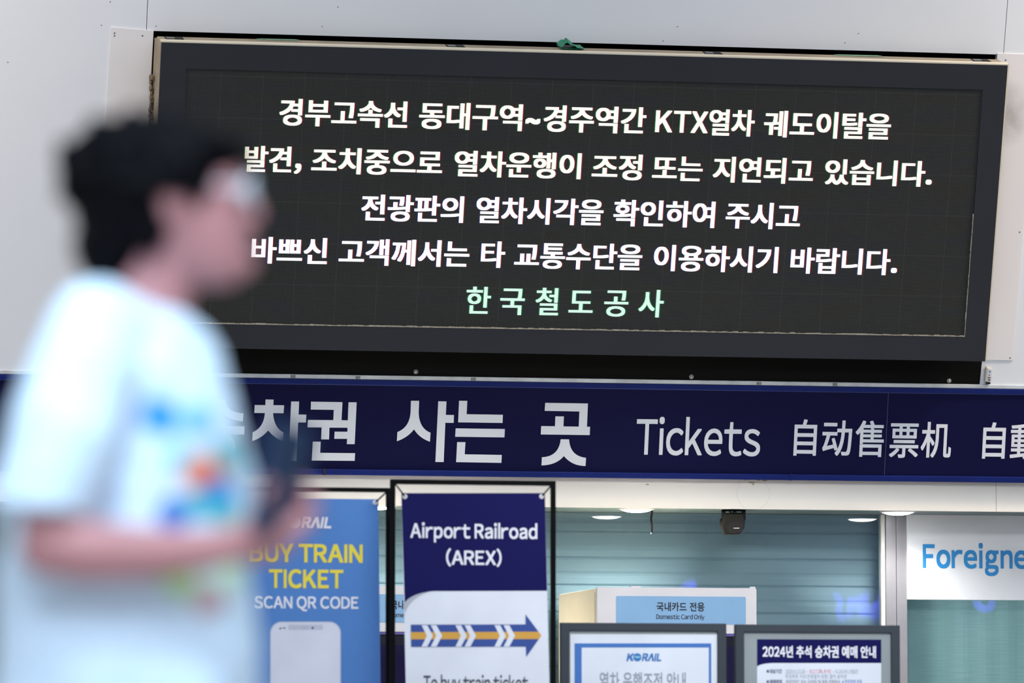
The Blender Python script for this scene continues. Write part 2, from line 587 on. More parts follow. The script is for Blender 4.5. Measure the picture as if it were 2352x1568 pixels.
# screw heads of the wall panels
SCREWS = [(253, 4), (358, 60), (740, 61), (776, 16), (1523, 94), (1556, 61), (1941, 98), (1972, 77), (233, 58), (18, 143)]
for x, y in SCREWS:
    mb = MB(); p = WP.L(x, y); mb.dome((p.x, p.y, 0), .0028, .0016, n=10)
    mb.build('screw_head', M_screw, wall)

# scuffed aluminium strip on top of the sign, running the whole length
mb = MB()
vtop = SP.L(1176, 866).y; vmid = SP.L(1176, 875.5).y
mb.box(-6, 6.5, vmid, vtop, -.06, .012)
tr = tag(mb.build('trim_1', M_alu, M=SP.M, bevel=.003), kind='structure')
for x in (822, 673, 1743, 1918, 1087):
    mb = MB(); p = SP.L(x, 871 + (x - 1176) * .015, .012); mb.box(p.x - .011, p.x + .011, vmid + .003, vtop - .003, .010, .0165)
    mb.build('strip_joint', mat('grey_sealant', (120, 122, 122), .8, var=.3, scale=80), tr)

# white fascia and soffit below the sign
mb = MB()
zt = world_on(1176, 1085, 0).z
mb.box(-6, 6.5, -SOFF * 0, 0, 0, 0) if False else None
mb = MB()
FP = Plane((0, 0, SOFF), 0)
ztop = FP.L(1176, 1078).y
jx = FP.L(2288, 1140).x
mb.box(-6, jx - .001, 0, ztop, -.03, 0); mb.box(jx + .001, 6.5, 0, ztop, -.03, 0)
mb.box(jx - .02, jx + .02, .002, ztop, -.034, -.03, 1)
fas = tag(mb.build('trim_2', [M_fascia, M_line], M=FP.M), kind='structure')
mb = MB()
P = FP.Lq(circ(1730, 1134, 38, 37, 36), .0006); Q = FP.Lq(circ(1730, 1134, 36.8, 35.8, 36), .0006)
for i in range(36):
    if i in (7, 8, 9, 10, 11, 26, 27): continue
    j = (i + 1) % 36
    mb.face([P[i], Q[i], Q[j], P[j]])
mb.build('round_scuff_mark', mat('faint_mark', (218, 214, 208), .7), fas)
mb = MB()
for x, y, w in ((1727, 1108, 8), (1730, 1112, 3), (1715, 1101, 9), (1742, 1102, 5), (1757, 1103, 6), (1487, 1112, 4)):
    ppoly(mb, FP, [(x - w, y - 1.2), (x + w, y - .8), (x + w * .6, y + 1.4), (x - w * .8, y + 1)], .0008)
mb.build('paint_flake', mat('ochre_flake', (160, 140, 96), .8), fas)
mb = MB(); mb.box(-6, 6.5, 0.031, YG + .06, SOFF, SOFF + .02)
v = [(x, y, z) for x, y, z in mb.v]; mb.v = v
tag(mb.build('ceiling', mat('soffit_teal_grey', (92, 110, 116), .5)), kind='structure')

# ticket office glazing
XM0, XM1 = world_on(2026, 1400, YG - .03).x, world_on(2084, 1400, YG - .03).x
mb = MB(); mb.box(-6, XM0, YG, YG + .008, 0.0, SOFF)
wn = tag(mb.build('window_1', M_glass), kind='structure')
mb = MB(); mb.box(-6, XM0, YG - .006, YG + .014, SOFF - .003, SOFF); mb.build('window_frame', mat('dark_teal_channel', (70, 86, 92), .5), wn)
mb = MB(); mb.box(XM1, 6.5, YG, YG + .008, 0.0, SOFF)
wn2 = tag(mb.build('window_2', M_glass), kind='structure')
mb = MB(); mb.box(XM1, 6.5, YG - .006, YG + .014, SOFF - .003, SOFF); mb.build('window_frame', M_steel, wn2)
# steel post between the panes
XA = world_on(2036, 1400, YG - .03).x; XB = world_on(2059.5, 1400, YG - .03).x
mb = MB()
mb.box(XM0, XA - .002, YG - .02, YG + .03, 0, SOFF, 1)
mb.box(XA, XB - .001, YG - .03, YG + .03, 0, SOFF, 0)
mb.box(XB + .001, XM1, YG - .03, YG + .03, 0, SOFF, 0)
tag(mb.build('trim_3', [M_steel, mat('white_edge_profile', (222, 222, 222), .5)], bevel=.002), kind='structure')
# back of the office
mb = MB(); mb.box(-6, 6.5, 2.0, 2.1, 0, SOFF + .6); 
tag(mb.build('wall_rear_office', mat('office_wall', (180, 186, 188), .7)), kind='structure')

# ------------------------------------------------------------------ roller shutter behind the glass
def shutter():
    y = YG + 0.22
    pl = Plane((world_on(1650, 1400, y).x, y, 0), 0)
    t = thing('roller_shutter', 'closed teal grey roller shutter behind the ticket office glass', 'shutter', pl)
    xl, xr = pl.L(560, 1300).x, pl.L(2040, 1300).x
    pit = (pl.L(1500, 1220).y - pl.L(1500, 1282.3).y)
    vtop = pl.L(1500, 1220).y
    prof = [(0.0, -.006), (.035, -.006), (.05, 0.0), (.30, .003), (.48, .002), (.56, -.0022), (.64, -.002), (.72, .002), (.93, 0.004), (.98, 0.0)]
    pts = []
    k0, k1 = -3, int(vtop / pit)
    for k in range(k0, k1 + 1):
        for f, d in prof:
            v = vtop - (k + f) * pit
            if 0 <= v <= SOFF + .1:
                pts.append((v, d))
    mb = MB()
    for i in range(len(pts) - 1):
        a, b = pts[i], pts[i + 1]
        mb.face([(xl, b[0], b[1]), (xr, b[0], b[1]), (xr, a[0], a[1]), (xl, a[0], a[1])])
    mb.box(xl, xr, 0, SOFF + .1, -.02, -.012)
    mb.build('slat_curtain', mat('teal_grey_shutter', (164, 188, 202), .6, 0.0, var=.04, scale=3, spec=.3), t)
    mb = MB(); mb.box(xr - .03, xr + .02, 0, SOFF + .1, -.03, .03); mb.build('guide_rail', M_steel, t)
    mb = MB(); mb.box(xl - .02, xl + .03, 0, SOFF + .1, -.03, .03); mb.build('guide_rail', M_steel, t)


shutter()


def blind():
    y = YG + 0.12
    pl = Plane((world_on(2250, 1450, y).x, y, 0), 0)
    x0_ = pl.L(2076, 1450).x
    m = bpy.data.materials.new('teal_blind_fabric'); m.use_nodes = True
    nt = m.node_tree; b = nt.nodes['Principled BSDF']; b.inputs['Roughness'].default_value = .8
    tc = nt.nodes.new('ShaderNodeTexCoord'); mp = nt.nodes.new('ShaderNodeMapping'); mp.inputs['Scale'].default_value = (6, 260, 1)
    nz = nt.nodes.new('ShaderNodeTexNoise'); nz.inputs['Scale'].default_value = 1; nz.inputs['Detail'].default_value = 3
    n2 = nt.nodes.new('ShaderNodeTexNoise'); n2.inputs['Scale'].default_value = 2.5
    rp = nt.nodes.new('ShaderNodeValToRGB')
    rp.color_ramp.elements[0].position = .3; rp.color_ramp.elements[0].color = lin((150, 186, 188)) + (1,)
    rp.color_ramp.elements[1].position = .72; rp.color_ramp.elements[1].color = lin((184, 216, 214)) + (1,)
    mx = nt.nodes.new('ShaderNodeMixRGB'); mx.inputs[0].default_value = .4
    nt.links.new(tc.outputs['Object'], mp.inputs[0]); nt.links.new(mp.outputs[0], nz.inputs['Vector'])
    nt.links.new(tc.outputs['Object'], n2.inputs['Vector'])
    nt.links.new(nz.outputs['Fac'], mx.inputs[1]); nt.links.new(n2.outputs['Fac'], mx.inputs[2])
    nt.links.new(mx.outputs[0], rp.inputs[0]); nt.links.new(rp.outputs[0], b.inputs['Base Color'])
    tl = nt.nodes.new('ShaderNodeBsdfTranslucent'); ms = nt.nodes.new('ShaderNodeMixShader'); ms.inputs[0].default_value = .45
    nt.links.new(rp.outputs[0], tl.inputs[0]); nt.links.new(b.outputs[0], ms.inputs[1]); nt.links.new(tl.outputs[0], ms.inputs[2])
    nt.links.new(ms.outputs[0], nt.nodes['Material Output'].inputs[0])
    area('blind_back_fill', (x0_ + .8, 1.5, 1.9), (x0_ + .8, .5, 1.2), 1.4, 0.6, 115, (.95, 1.0, 1.0))  # unseen light added behind the blind to brighten its fabric
    x0, x1 = pl.L(2076, 1450).x, pl.L(2700, 1450).x
    t = thing('window_blind', 'pale teal fabric blind behind the glass under the white Foreigner sign', 'blind', pl)
    mb = MB()
    n = 60
    for i in range(n):
        a, b_ = x0 + (x1 - x0) * i / n, x0 + (x1 - x0) * (i + 1) / n
        z0, z1 = .0016 * math.sin(i * 1.3), .0016 * math.sin((i + 1) * 1.3)
        mb.face([(a, .05, z0), (b_, .05, z1), (b_, SOFF - .03, z1), (a, SOFF - .03, z0)])
    mb.build('fabric', m, t)
    mb = MB(); mb.box(x0, x1, .03, .06, -.01, .01); mb.build('bottom_rail', M_steel, t)
    mb = MB(); mb.box(x0, x1, SOFF - .05, SOFF - .005, -.02, .02); mb.build('head_rail', M_steel, t)


blind()

# ------------------------------------------------------------------ soffit downlights
def downlight(px, label, energy=64):
    p = world_on(px, 1167, .095)
    pl = Plane((p.x, .095, SOFF), 0)
    t = thing('downlight', label, 'ceiling light', pl, 'downlights in the soffit')
    mb = MB(); n = 28
    for r0, r1, h0, h1 in ((.088, .076, -.001, -.006), (.076, .072, -.006, -.001), (.088, .088, .004, -.001)):
        for k in range(n):
            a, b = 2 * math.pi * k / n, 2 * math.pi * (k + 1) / n
            mb.face([(r0 * math.cos(a), h0, r0 * math.sin(a)), (r0 * math.cos(b), h0, r0 * math.sin(b)),
                     (r1 * math.cos(b), h1, r1 * math.sin(b)), (r1 * math.cos(a), h1, r1 * math.sin(a))])
    mb.build('trim_ring', M_mwhite, t)
    mb = MB(); mb.dome((0, -.001, 0), .072, -.017, axis='y', n=28); mb.build('diffuser', M_lamp, t)
    l = bpy.data.lights.new('downlight_lamp', 'SPOT')
    l.energy = energy; l.spot_size = R(150); l.spot_blend = .6; l.shadow_soft_size = .06; l.color = (1.0, .97, .90)
    lo = bpy.data.objects.new('downlight_lamp', l); COL.objects.link(lo)
    lo.location = (p.x, .095, SOFF - .03)
    return t


downlight(1462, 'lit round downlight above the black cable, left of the camera box')
downlight(2062, 'lit round downlight above the steel post beside the Foreigner sign', 32)
downlight(868, 'lit round downlight between the light blue and the navy banner')

# ------------------------------------------------------------------ LED display board
def led_board():
    D = .235
    base = WP.M @ WP.L(1300, 826)
    pl = Plane(base, 17)
    t = thing('led_display_board', 'large dark LED message board with white Korean text above the blue sign', 'display board', pl)
    FR = [(371, 97), (2315, 150), (2263, 830), (338, 797)]
    OUT = pl.Lq(FR, D)
    SCN = [(428, 158), (2257, 207), (2216, 773), (403, 742)]
    INN = pl.Lq(SCN, D)
    mb = MB()
    k = [Vector((p.x, p.y)) for p in OUT]
    mb.prism([k[3], k[2], k[1], k[0]], D - .165, D - .012)
    mb.build('housing', M_tan, t, bevel=.004)
    mb = MB(); mb.box(k[3].x + .10, k[2].x - .12, max(k[3].y, k[2].y) + .16, min(k[0].y, k[1].y) - .12, -.2, D - .165)
    mb.build('rear_mount', M_void, t)  # same shade colour, keeps the gap behind the housing black
    mb = MB(); mb.prism([k[3], k[3] + Vector((.03, 0)), k[0] + Vector((.03, -.02)), k[0] + Vector((0, -.02))], -.012, D - .165)
    mb.build('side_cheek', M_tan, t)
    mb = MB(); mb.frame([k[3], k[2], k[1], k[0]], [INN[3], INN[2], INN[1], INN[0]], D - .012, D)
    mb.build('bezel', M_bezel, t, bevel=.0015)
    # thin light edge along the top and right of the bezel
    mb = MB()
    mb.prism([k[0], k[1], k[1] + Vector((0, .006)), k[0] + Vector((0, .006))][::1], D - .05, D - .001)
    mb.prism([k[2], k[2] + Vector((.006, 0)), k[1] + Vector((.006, .006)), k[1] + Vector((0, .006))], D - .05, D - .001)
    mb.build('edge_strip', mat('pale_edge_strip', (206, 198, 180), .5), t)
    mb = MB()
    mb.prism([INN[3], INN[2], INN[1], INN[0]], D - .0115, D - .006)
    scr = mb.build('screen', led_material('led_matrix_off', (92, 94, 93), (9, 10, 10)), t)
    # dusty lip under and right of the screen
    mb = MB(); rnd = random.Random(2)
    def lip(a, b, n, w):
        for i in range(n):
            p, q = a.lerp(b, i / n), a.lerp(b, (i + 1) / n)
            d = (b - a).normalized(); nn = Vector((-d.y, d.x, 0))
            h0 = w * (.6 + .8 * rnd.random())
            mb.box(min(p.x, q.x, p.x + nn.x * h0), max(p.x, q.x, p.x + nn.x * h0), min(p.y, q.y, p.y + nn.y * h0), max(p.y, q.y, p.y + nn.y * h0), D - .004, D + .0015)
    lip(INN[3], INN[2], 150, .0048)
    lip(INN[2], INN[2].lerp(INN[1], .5), 50, .003)
    mb.build('dusty_lip', mat('pale_dust', (150, 144, 130), .9, var=.35, scale=60), t)
    # messages
    z = D - .0048
    warm = led_material('led_lit_warm', (255, 252, 240, 2.4), (255, 250, 232, .95))
    cool = led_material('led_lit_cool', (252, 252, 255, 2.6), (248, 249, 255, 1.0))
    mint = led_material('led_lit_mint', (225, 255, 240, 2.0), (196, 250, 224, .85))
    red = mat('led_red_fringe', (20, 4, 4), .6, emit=(170, 24, 34), strength=.6)
    grn = mat('led_green_fringe', (4, 20, 8), .6, emit=(10, 130, 70), strength=.7)
    blu = mat('led_blue_fringe', (4, 6, 20), .6, emit=(40, 70, 190), strength=.3)
    LINES = [
        ([('경부고속선', 642, 936), ('동대구역', 963, 1200), ('경주역간', 1249, 1484), ('KTX열차', 1506, 1733), ('궤도이탈을', 1755, 2046)], 0, 229.5, 291.5, warm, red, grn),
        ([('발견,', 562, 693), ('조치중으로', 716, 1016), ('열차운행이', 1044, 1335), ('조정', 1360, 1475), ('또는', 1499, 1614), ('지연되고', 1638, 1868), ('있습니다.', 1895, 2141)], 2, 348.5, 408.5, warm, red, grn),
        ([('전광판의', 830, 1065), ('열차시각을', 1094, 1386), ('확인하여', 1409, 1642), ('주시고', 1667, 1838)], 1, 454.5, 515.5, cool, red, blu),
        ([('바쁘신', 578, 752), ('고객께서는', 779, 1078), ('타', 1105, 1160), ('교통수단을', 1182, 1475), ('이용하시기', 1502, 1787), ('바랍니다.', 1816, 2061)], 3, 558, 618.5, cool, red, blu),
        ([('한', 1071, 1127), ('국', 1149, 1205), ('철', 1230, 1283), ('도', 1307, 1362), ('공', 1388, 1443), ('사', 1467, 1524)], 1, 662.4, 723, mint, grn, grn),
    ]
    for words, ref, yt, yb, m, r_, l_ in LINES:
        mb = MB()
        off = (.031, .015) if m is not mint else (.022, .010)
        put_line(mb, pl, words, ref, yt, yb, z, off, 0)
        put_line(mb, pl, words, ref, yt, yb, z, off, 1, dx=.0042, dz=-.0007)
        put_line(mb, pl, words, ref, yt, yb, z, off, 2, dx=-.0036, dz=-.0009)
        if yt == 229.5:
            put_text(mb, pl, '~', 1207, 1241, 271, 285.5, z, (.05, .03), 0)
        mb.build('message_line', [m, r_, l_], t)
    # latch slots on the top face
    vy = lambda x: pl.L(x, 97 + (x - 371) * .02725, D).y
    for x in (408, 1056, 1650, 2268):
        p = pl.L(x, 97 + (x - 371) * .02725, D)
        v = k[0].lerp(k[1], (p.x - k[0].x) / (k[1].x - k[0].x)).y
        mb = MB()
        mb.box(p.x - .042, p.x + .042, v - .002, v + .0015, D - .15, D - .06, 0)
        mb.box(p.x - .036, p.x + .0, v + .0015, v + .004, D - .13, D - .09, 1)
        mb.box(p.x - .002, p.x + .040, v + .0015, v + .003, D - .10, D - .075, 2)
        mb.build('latch', [M_dark, M_screw, M_blackmetal], t)
    # small catches under the bottom edge
    for x in (924, 1683, 2240):
        p = pl.L(x, 797 + (x - 338) * .01715 + 1, D)
        mb = MB(); mb.box(p.x - .016, p.x + .016, p.y - .005, p.y + .004, D - .09, D - .045); mb.build('catch', M_alu, t)
    # old caulking on the left side face
    mb = MB(); rnd = random.Random(5)
    for i in range(26):
        f = i / 25
        y = 175 + f * 95
        q = pl.L(352 + 4 * math.sin(f * 7), y, .03)
        mb.ellipsoid((k[0].x - .004 - .012 * rnd.random(), q.y, .02 + .06 * rnd.random()), (.003 + .005 * rnd.random(), .006 + .010 * rnd.random(), .008 + .014 * rnd.random()), 8, 6)
    mb.build('crumbling_caulk', M_foam, t)
    # green stain / tape remains on the top edge
    for x, w in ((650, 50), (1990, 58)):
        mb = MB()
        p = pl.L(x, 97 + (x - 371) * .02725, D)
        v = k[0].lerp(k[1], (p.x - k[0].x) / (k[1].x - k[0].x)).y
        mb.prism([(p.x - w * .002, v + .001), (p.x + w * .002, v + .001), (p.x + w * .0017, v + .0035), (p.x - w * .0015, v + .003)], D - .164, D - .135)
        mb.build('green_residue', mat('faded_green', (104, 138, 114), .7, var=.2, scale=40), t)
    return pl, k, D


BP, BK, BD = led_board()

# crumpled green tape on top of the board
def green_tape():
    p = BP.L(1322, 122, BD)
    v = BK[0].lerp(BK[1], (p.x - BK[0].x) / (BK[1].x - BK[0].x)).y
    pl = Plane(BP.M @ Vector((p.x, v + .005, BD - .15)), 17)
    mb = MB(); rnd = random.Random(8)
    nx, nz = 14, 8
    vs = []
    for j in range(nz):
        for i in range(nx):
            fx, fz = i / (nx - 1), j / (nz - 1)
            h = .034 * math.exp(-((fx - .33) / .24) ** 2) * (.75 + .3 * math.sin(j * 1.7 + i)) + .002
            vs.append((-.05 + .11 * fx, h + .004 * rnd.random(), -.05 + .11 * fz))
    fs = [(j * nx + i, j * nx + i + 1, (j + 1) * nx + i + 1, (j + 1) * nx + i) for j in range(nz - 1) for i in range(nx - 1)]
    n = len(vs)
    vs2 = vs + [(x, 0, z) for x, y, z in vs]
    fs2 = fs + [tuple(n + a for a in f[::-1]) for f in fs]
    mb.raw(vs2, fs2, 0, True)
    o = mb.build('crumpled_tape', M_green, M=pl.M)
    tag(o, 'crumpled green tape lying on the top edge of the LED board', 'tape')


green_tape()

# black panel closing the opening under the board
def black_panel():
    base = WP.M @ WP.L(1300, 868)
    pl = Plane(base, 17)
    t = thing('closing_panel', 'plain black panel with three bolts between LED board and blue sign', 'panel', pl)
    q = pl.Lq([(319, 862), (2250, 883.5), (2257, 815), (326, 780)], .006)
    mb = MB(); mb.prism([q[0], q[1], q[2], q[3]], .0006, .006); mb.build('panel_sheet', M_black, t)
    for x, y in ((955, 853.5), (1588, 865), (2180, 874), (420, 843)):
        p = pl.L(x, y, .006)
        mb = MB(); mb.tube([(p.x, p.y, .006), (p.x, p.y, .008)], .011, 14); mb.dome((p.x, p.y, .008), .0075, .006, n=12)
        mb.build('bolt', mat('bolt_steel', (170, 170, 172), .3, .8), t)


black_panel()

# cover plates either side
def plate(name, label, pts, z, screws, m):
    base = WP.M @ WP.L(sum(p[0] for p in pts) / 4, max(p[1] for p in pts))
    pl = Plane(base, 17)
    t = thing(name, label, 'cover plate', pl)
    mb = MB(); pprism(mb, pl, pts, .0005, z)
    mb.build('plate_sheet', m, t, bevel=.0012)
    for x, y in screws:
        p = pl.L(x, y, z); mb = MB(); mb.dome((p.x, p.y, z), .0040, .002, n=12); mb.build('screw', M_screw, t)
    return pl


plate('cover_plate', 'white metal cover plate at the left edge of the LED board', [(255, 62), (353, 70), (309, 858), (203, 852)], .006,
      [(263, 76), (263, 82), (327, 82), (212, 835), (290, 838)], M_plate)
Mst, sub = stain_material()
rp = plate('cover_plate', 'white metal cover plate with a grey dirt smear, right of the LED board', [(2291, 122), (2383, 125), (2327, 828), (2240, 826)], .006,
           [(2310, 138), (2320, 822), (2342, 533)], Mst)
c = rp.L(2318, 262, .006); sub.inputs[1].default_value = (c.x, c.y, 0)

# small sensor box on the wall
def sensor():
    pl = Plane(WP.M @ WP.L(2271, 880), 17)
    t = thing('sensor_box', 'small pale grey sensor box on the wall right of the black panel', 'sensor', pl)
    q = pl.Lq([(2262, 877), (2277, 879), (2281, 846), (2266, 843)], .03)
    mb = MB(); mb.prism([q[0], q[1], q[2], q[3]], .0, .03); mb.build('case', M_grey, t, bevel=.006)
    mb = MB(); q = pl.Lq([(2268.5, 865), (2277, 865.5), (2279, 849), (2270, 848.5)], .031); mb.prism(q, .029, .031); mb.build('front_label', M_mwhite, t)
    for x, y, r in ((2273.6, 853, .006), (2272.6, 861, .005)):
        p = pl.L(x, y, .031); mb = MB(); mb.dome((p.x, p.y, .031), r, .002, n=14); mb.build('lens', mat('blue_lens', (120, 140, 170), .3), t)
    for y in (867, 872):
        p = pl.L(2272, y, .03); mb = MB(); mb.box(p.x - .006, p.x + .006, p.y - .002, p.y + .002, .029, .0315); mb.build('slot', M_slate, t)
    p = pl.L(2270, 880, .02); mb = MB(); mb.box(p.x - .009, p.x + .009, p.y - .003, p.y + .004, .004, .026); mb.build('cable_gland', M_dark, t)


sensor()

# ------------------------------------------------------------------ blue ticket sign
def ticket_sign():
    t = thing('ticket_sign', 'long navy blue sign with Korean, English and Chinese ticket lettering', 'sign', SP)
    v0, v1 = SP.L(1176, 1094.5).y, vmid - .001
    f0, f1 = SP.L(1176, 1081).y, SP.L(1176, 888).y
    ju = SP.L(2036, 1000).x
    ends = (-6, 6.5)
    mb = MB(); mb.box(ends[0], ju - .0012, f0, f1, -.05, 0); mb.build('sign_panel', M_navy, t)
    mb = MB(); mb.box(ju + .0012, ends[1], f0, f1, -.05, 0); mb.build('sign_panel', M_navy, t)
    mb = MB(); mb.box(ju - .0012, ju + .0012, f0, f1, -.05, -.004); mb.build('joint_strip', mat('grey_joint', (150, 146, 160), .6), t)
    mb = MB(); mb.box(ends[0], ends[1], f1, v1, -.05, .014); mb.build('upper_rail', M_blue, t, bevel=.003)
    mb = MB(); mb.box(ends[0], ends[1], f1 - .003, f1, -.01, .006); mb.build('rail_lip', mat('rail_lip_blue', (74, 84, 150), .35), t)
    mb = MB(); mb.box(ends[0], ends[1], v0, f0, -.05, .014); mb.build('lower_rail', M_blue, t, bevel=.003)
    for x, y in ((745, 1082), (1816, 1093)):
        p = SP.L(x, y, .014); mb = MB(); mb.box(p.x - .005, p.x + .005, v0 + .0, f0 + .004, .012, .019); mb.build('rail_joint', M_ink if x < 1000 else M_blue, t)
    z = .0022
    A = lambda pts: [(500 + x / 5.345, 890 + y / 5.345) for x, y in pts]
    B = lambda pts: [(900 + x / 4.704, 890 + y / 4.704) for x, y in pts]
    letters = []
    # 차
    cha = [(588, 145), (686, 147), (684, 215), (815, 217), (808, 314), (680, 312)] + q2((680, 312), (690, 490), (808, 550)) + \
          [(803, 658)] + q2((803, 658), (700, 622), (620, 525)) + q2((620, 525), (545, 615), (425, 655)) + [(430, 548)] + \
          q2((430, 548), (566, 490), (580, 312)) + [(450, 310), (455, 213), (586, 215)]
    a_ = [(902, 170), (1000, 170), (993, 330), (1088, 332), (1083, 427), (988, 427), (966, 900), (870, 898)]
    kw = [(1146, 172), (1532, 178), (1520, 400), (1598, 402), (1607, 180), (1706, 181), (1682, 693), (1586, 692), (1590, 628), (1432, 627),
          (1436, 540), (1593, 541), (1594, 492), (1372, 490), (1367, 635), (1270, 634), (1277, 488), (1103, 487), (1108, 396), (1420, 399), (1426, 272), (1143, 268)]
    n_ = [(1168, 662), (1265, 664), (1258, 800), (1687, 804), (1682, 898), (1155, 894)]
    letters += [A(cha), A(a_), A(kw), A(n_)]
    # 승
    sy = [(-5, 146), (95, 146)] + q2((95, 146), (90, 300), (316, 316)) + [(308, 414)] + q2((308, 414), (120, 395), (44, 300)) + \
         q2((44, 300), (-40, 395), (-225, 410)) + [(-222, 312)] + q2((-222, 312), (-5, 300), (-5, 146))
    letters += [A(sy), A([(-262, 468), (330, 475), (325, 575), (-266, 568)])]
    sa = [(207, 142), (295, 142), (290, 270)] + q2((290, 270), (295, 440), (418, 487)) + [(412, 583)] + q2((412, 583), (298, 545), (240, 450)) + \
         q2((240, 450), (170, 540), (55, 578)) + [(60, 480)] + q2((60, 480), (190, 430), (203, 270))
    letters += [B(sa), B([(502, 147), (590, 149), (583, 295), (671, 296), (668, 380), (578, 379), (560, 803), (471, 802)]),
                B([(727, 142), (815, 143), (808, 287), (1200, 293), (1196, 381), (717, 374)]),
                B([(690, 440), (1221, 447), (1217, 537), (685, 530)]),
                B([(706, 588), (795, 589), (787, 720), (1188, 727), (1184, 812), (695, 804)]),
                B([(1658, 164), (2119, 171), (2108, 422), (2142, 423), (2138, 512), (1610, 505), (1614, 415), (1763, 417), (1768, 310), (1859, 311), (1854, 419), (2020, 421), (2027, 257), (1652, 250)])]
    so = [(1825, 558), (1915, 559)] + q2((1915, 559), (1925, 740), (2098, 758)) + [(2093, 846)] + q2((2093, 846), (1945, 845), (1860, 738)) + \
         q2((1860, 738), (1775, 838), (1617, 839)) + [(1622, 752)] + q2((1622, 752), (1805, 745), (1825, 558))
    letters.append(B(so))
    for name_, idx in (('tickets_word', (0, 1, 2, 3, 4, 5)), ('buying_word', (6, 7, 8, 9, 10)), ('place_word', (11, 12))):
        mb = MB()
        for i_ in idx:
            pprism(mb, SP, letters[i_], .0002, z)
        if idx[0]: mb.build('korean_lettering', M_letter, t)
        else: first = mb
    mb = first
    # the ring under 승
    P = SP.Lq(A(circ(22, 715, 196, 172, 32)), z); Q = SP.Lq(A(circ(22, 715, 100, 82, 32)), z)
    for i in range(32):
        j = (i + 1) % 32
        mb.face([P[i], Q[i], Q[j], P[j]])
    mb.build('korean_lettering', M_letter, t)
    mb = MB(); put_text(mb, SP, 'Tickets', 1461.5, 1747, 957.5, 1046.5, z, .010); mb.build('english_lettering', M_letter, t)
    mb = MB()
    C = lambda v: 1780 + v / 4.112
    Y = lambda v: 900 + v / 4.112
    for ch, a, b, y0, y1 in (('自', 181, 394, 258, 602), ('动', 447, 726, 268, 603), ('售', 760, 1028, 270, 612), ('票', 1083, 1356, 296, 622), ('机', 1380, 1666, 283, 620),
                             ('自', 1963, 2176, 286, 630), ('動', 2224, 2510, 300, 640), ('券', 2560, 2830, 300, 640), ('売', 2880, 3150, 300, 640), ('機', 3200, 3470, 300, 640)):
        if a == 1963:
            mb.build('chinese_lettering', M_letter, t); mb = MB()
        put_text(mb, SP, ch, C(a), C(b), Y(y0), Y(y1), z, .012)
    mb.build('chinese_lettering', M_letter, t)


ticket_sign()

# ------------------------------------------------------------------ Foreigner sign in front of the right-hand glass
def foreigner_sign():
    y = YG - .04
    p = world_on(2220, 1376, y)
    pl = Plane((p.x, y, p.z), 0)
    t = thing('foreigner_sign', 'white sign board with bright blue Foreigner lettering beside the steel post', 'sign', pl)
    a, b = pl.L(2084, 1280), pl.L(2530, 1280)
    y0, y1 = pl.L(2200, 1377).y, pl.L(2200, 1181).y
    mb = MB(); mb.box(a.x, b.x, y0, y1, -.012, 0); mb.build('board', M_signwhite, t, bevel=.001)
    mb = MB(); put_text(mb, pl, 'Foreigners', 2119.5, 2419, 1246.5, 1322.5, .0015, .026); mb.build('lettering', M_fblue, t)
    for x in (2110, 2500):
        q = pl.L(x, 1181); mb = MB(); mb.tube([(q.x, q.y, -.006), (q.x, SOFF - p.z, -.006)], .002, 6); mb.build('hanger', M_steel, t)


foreigner_sign()

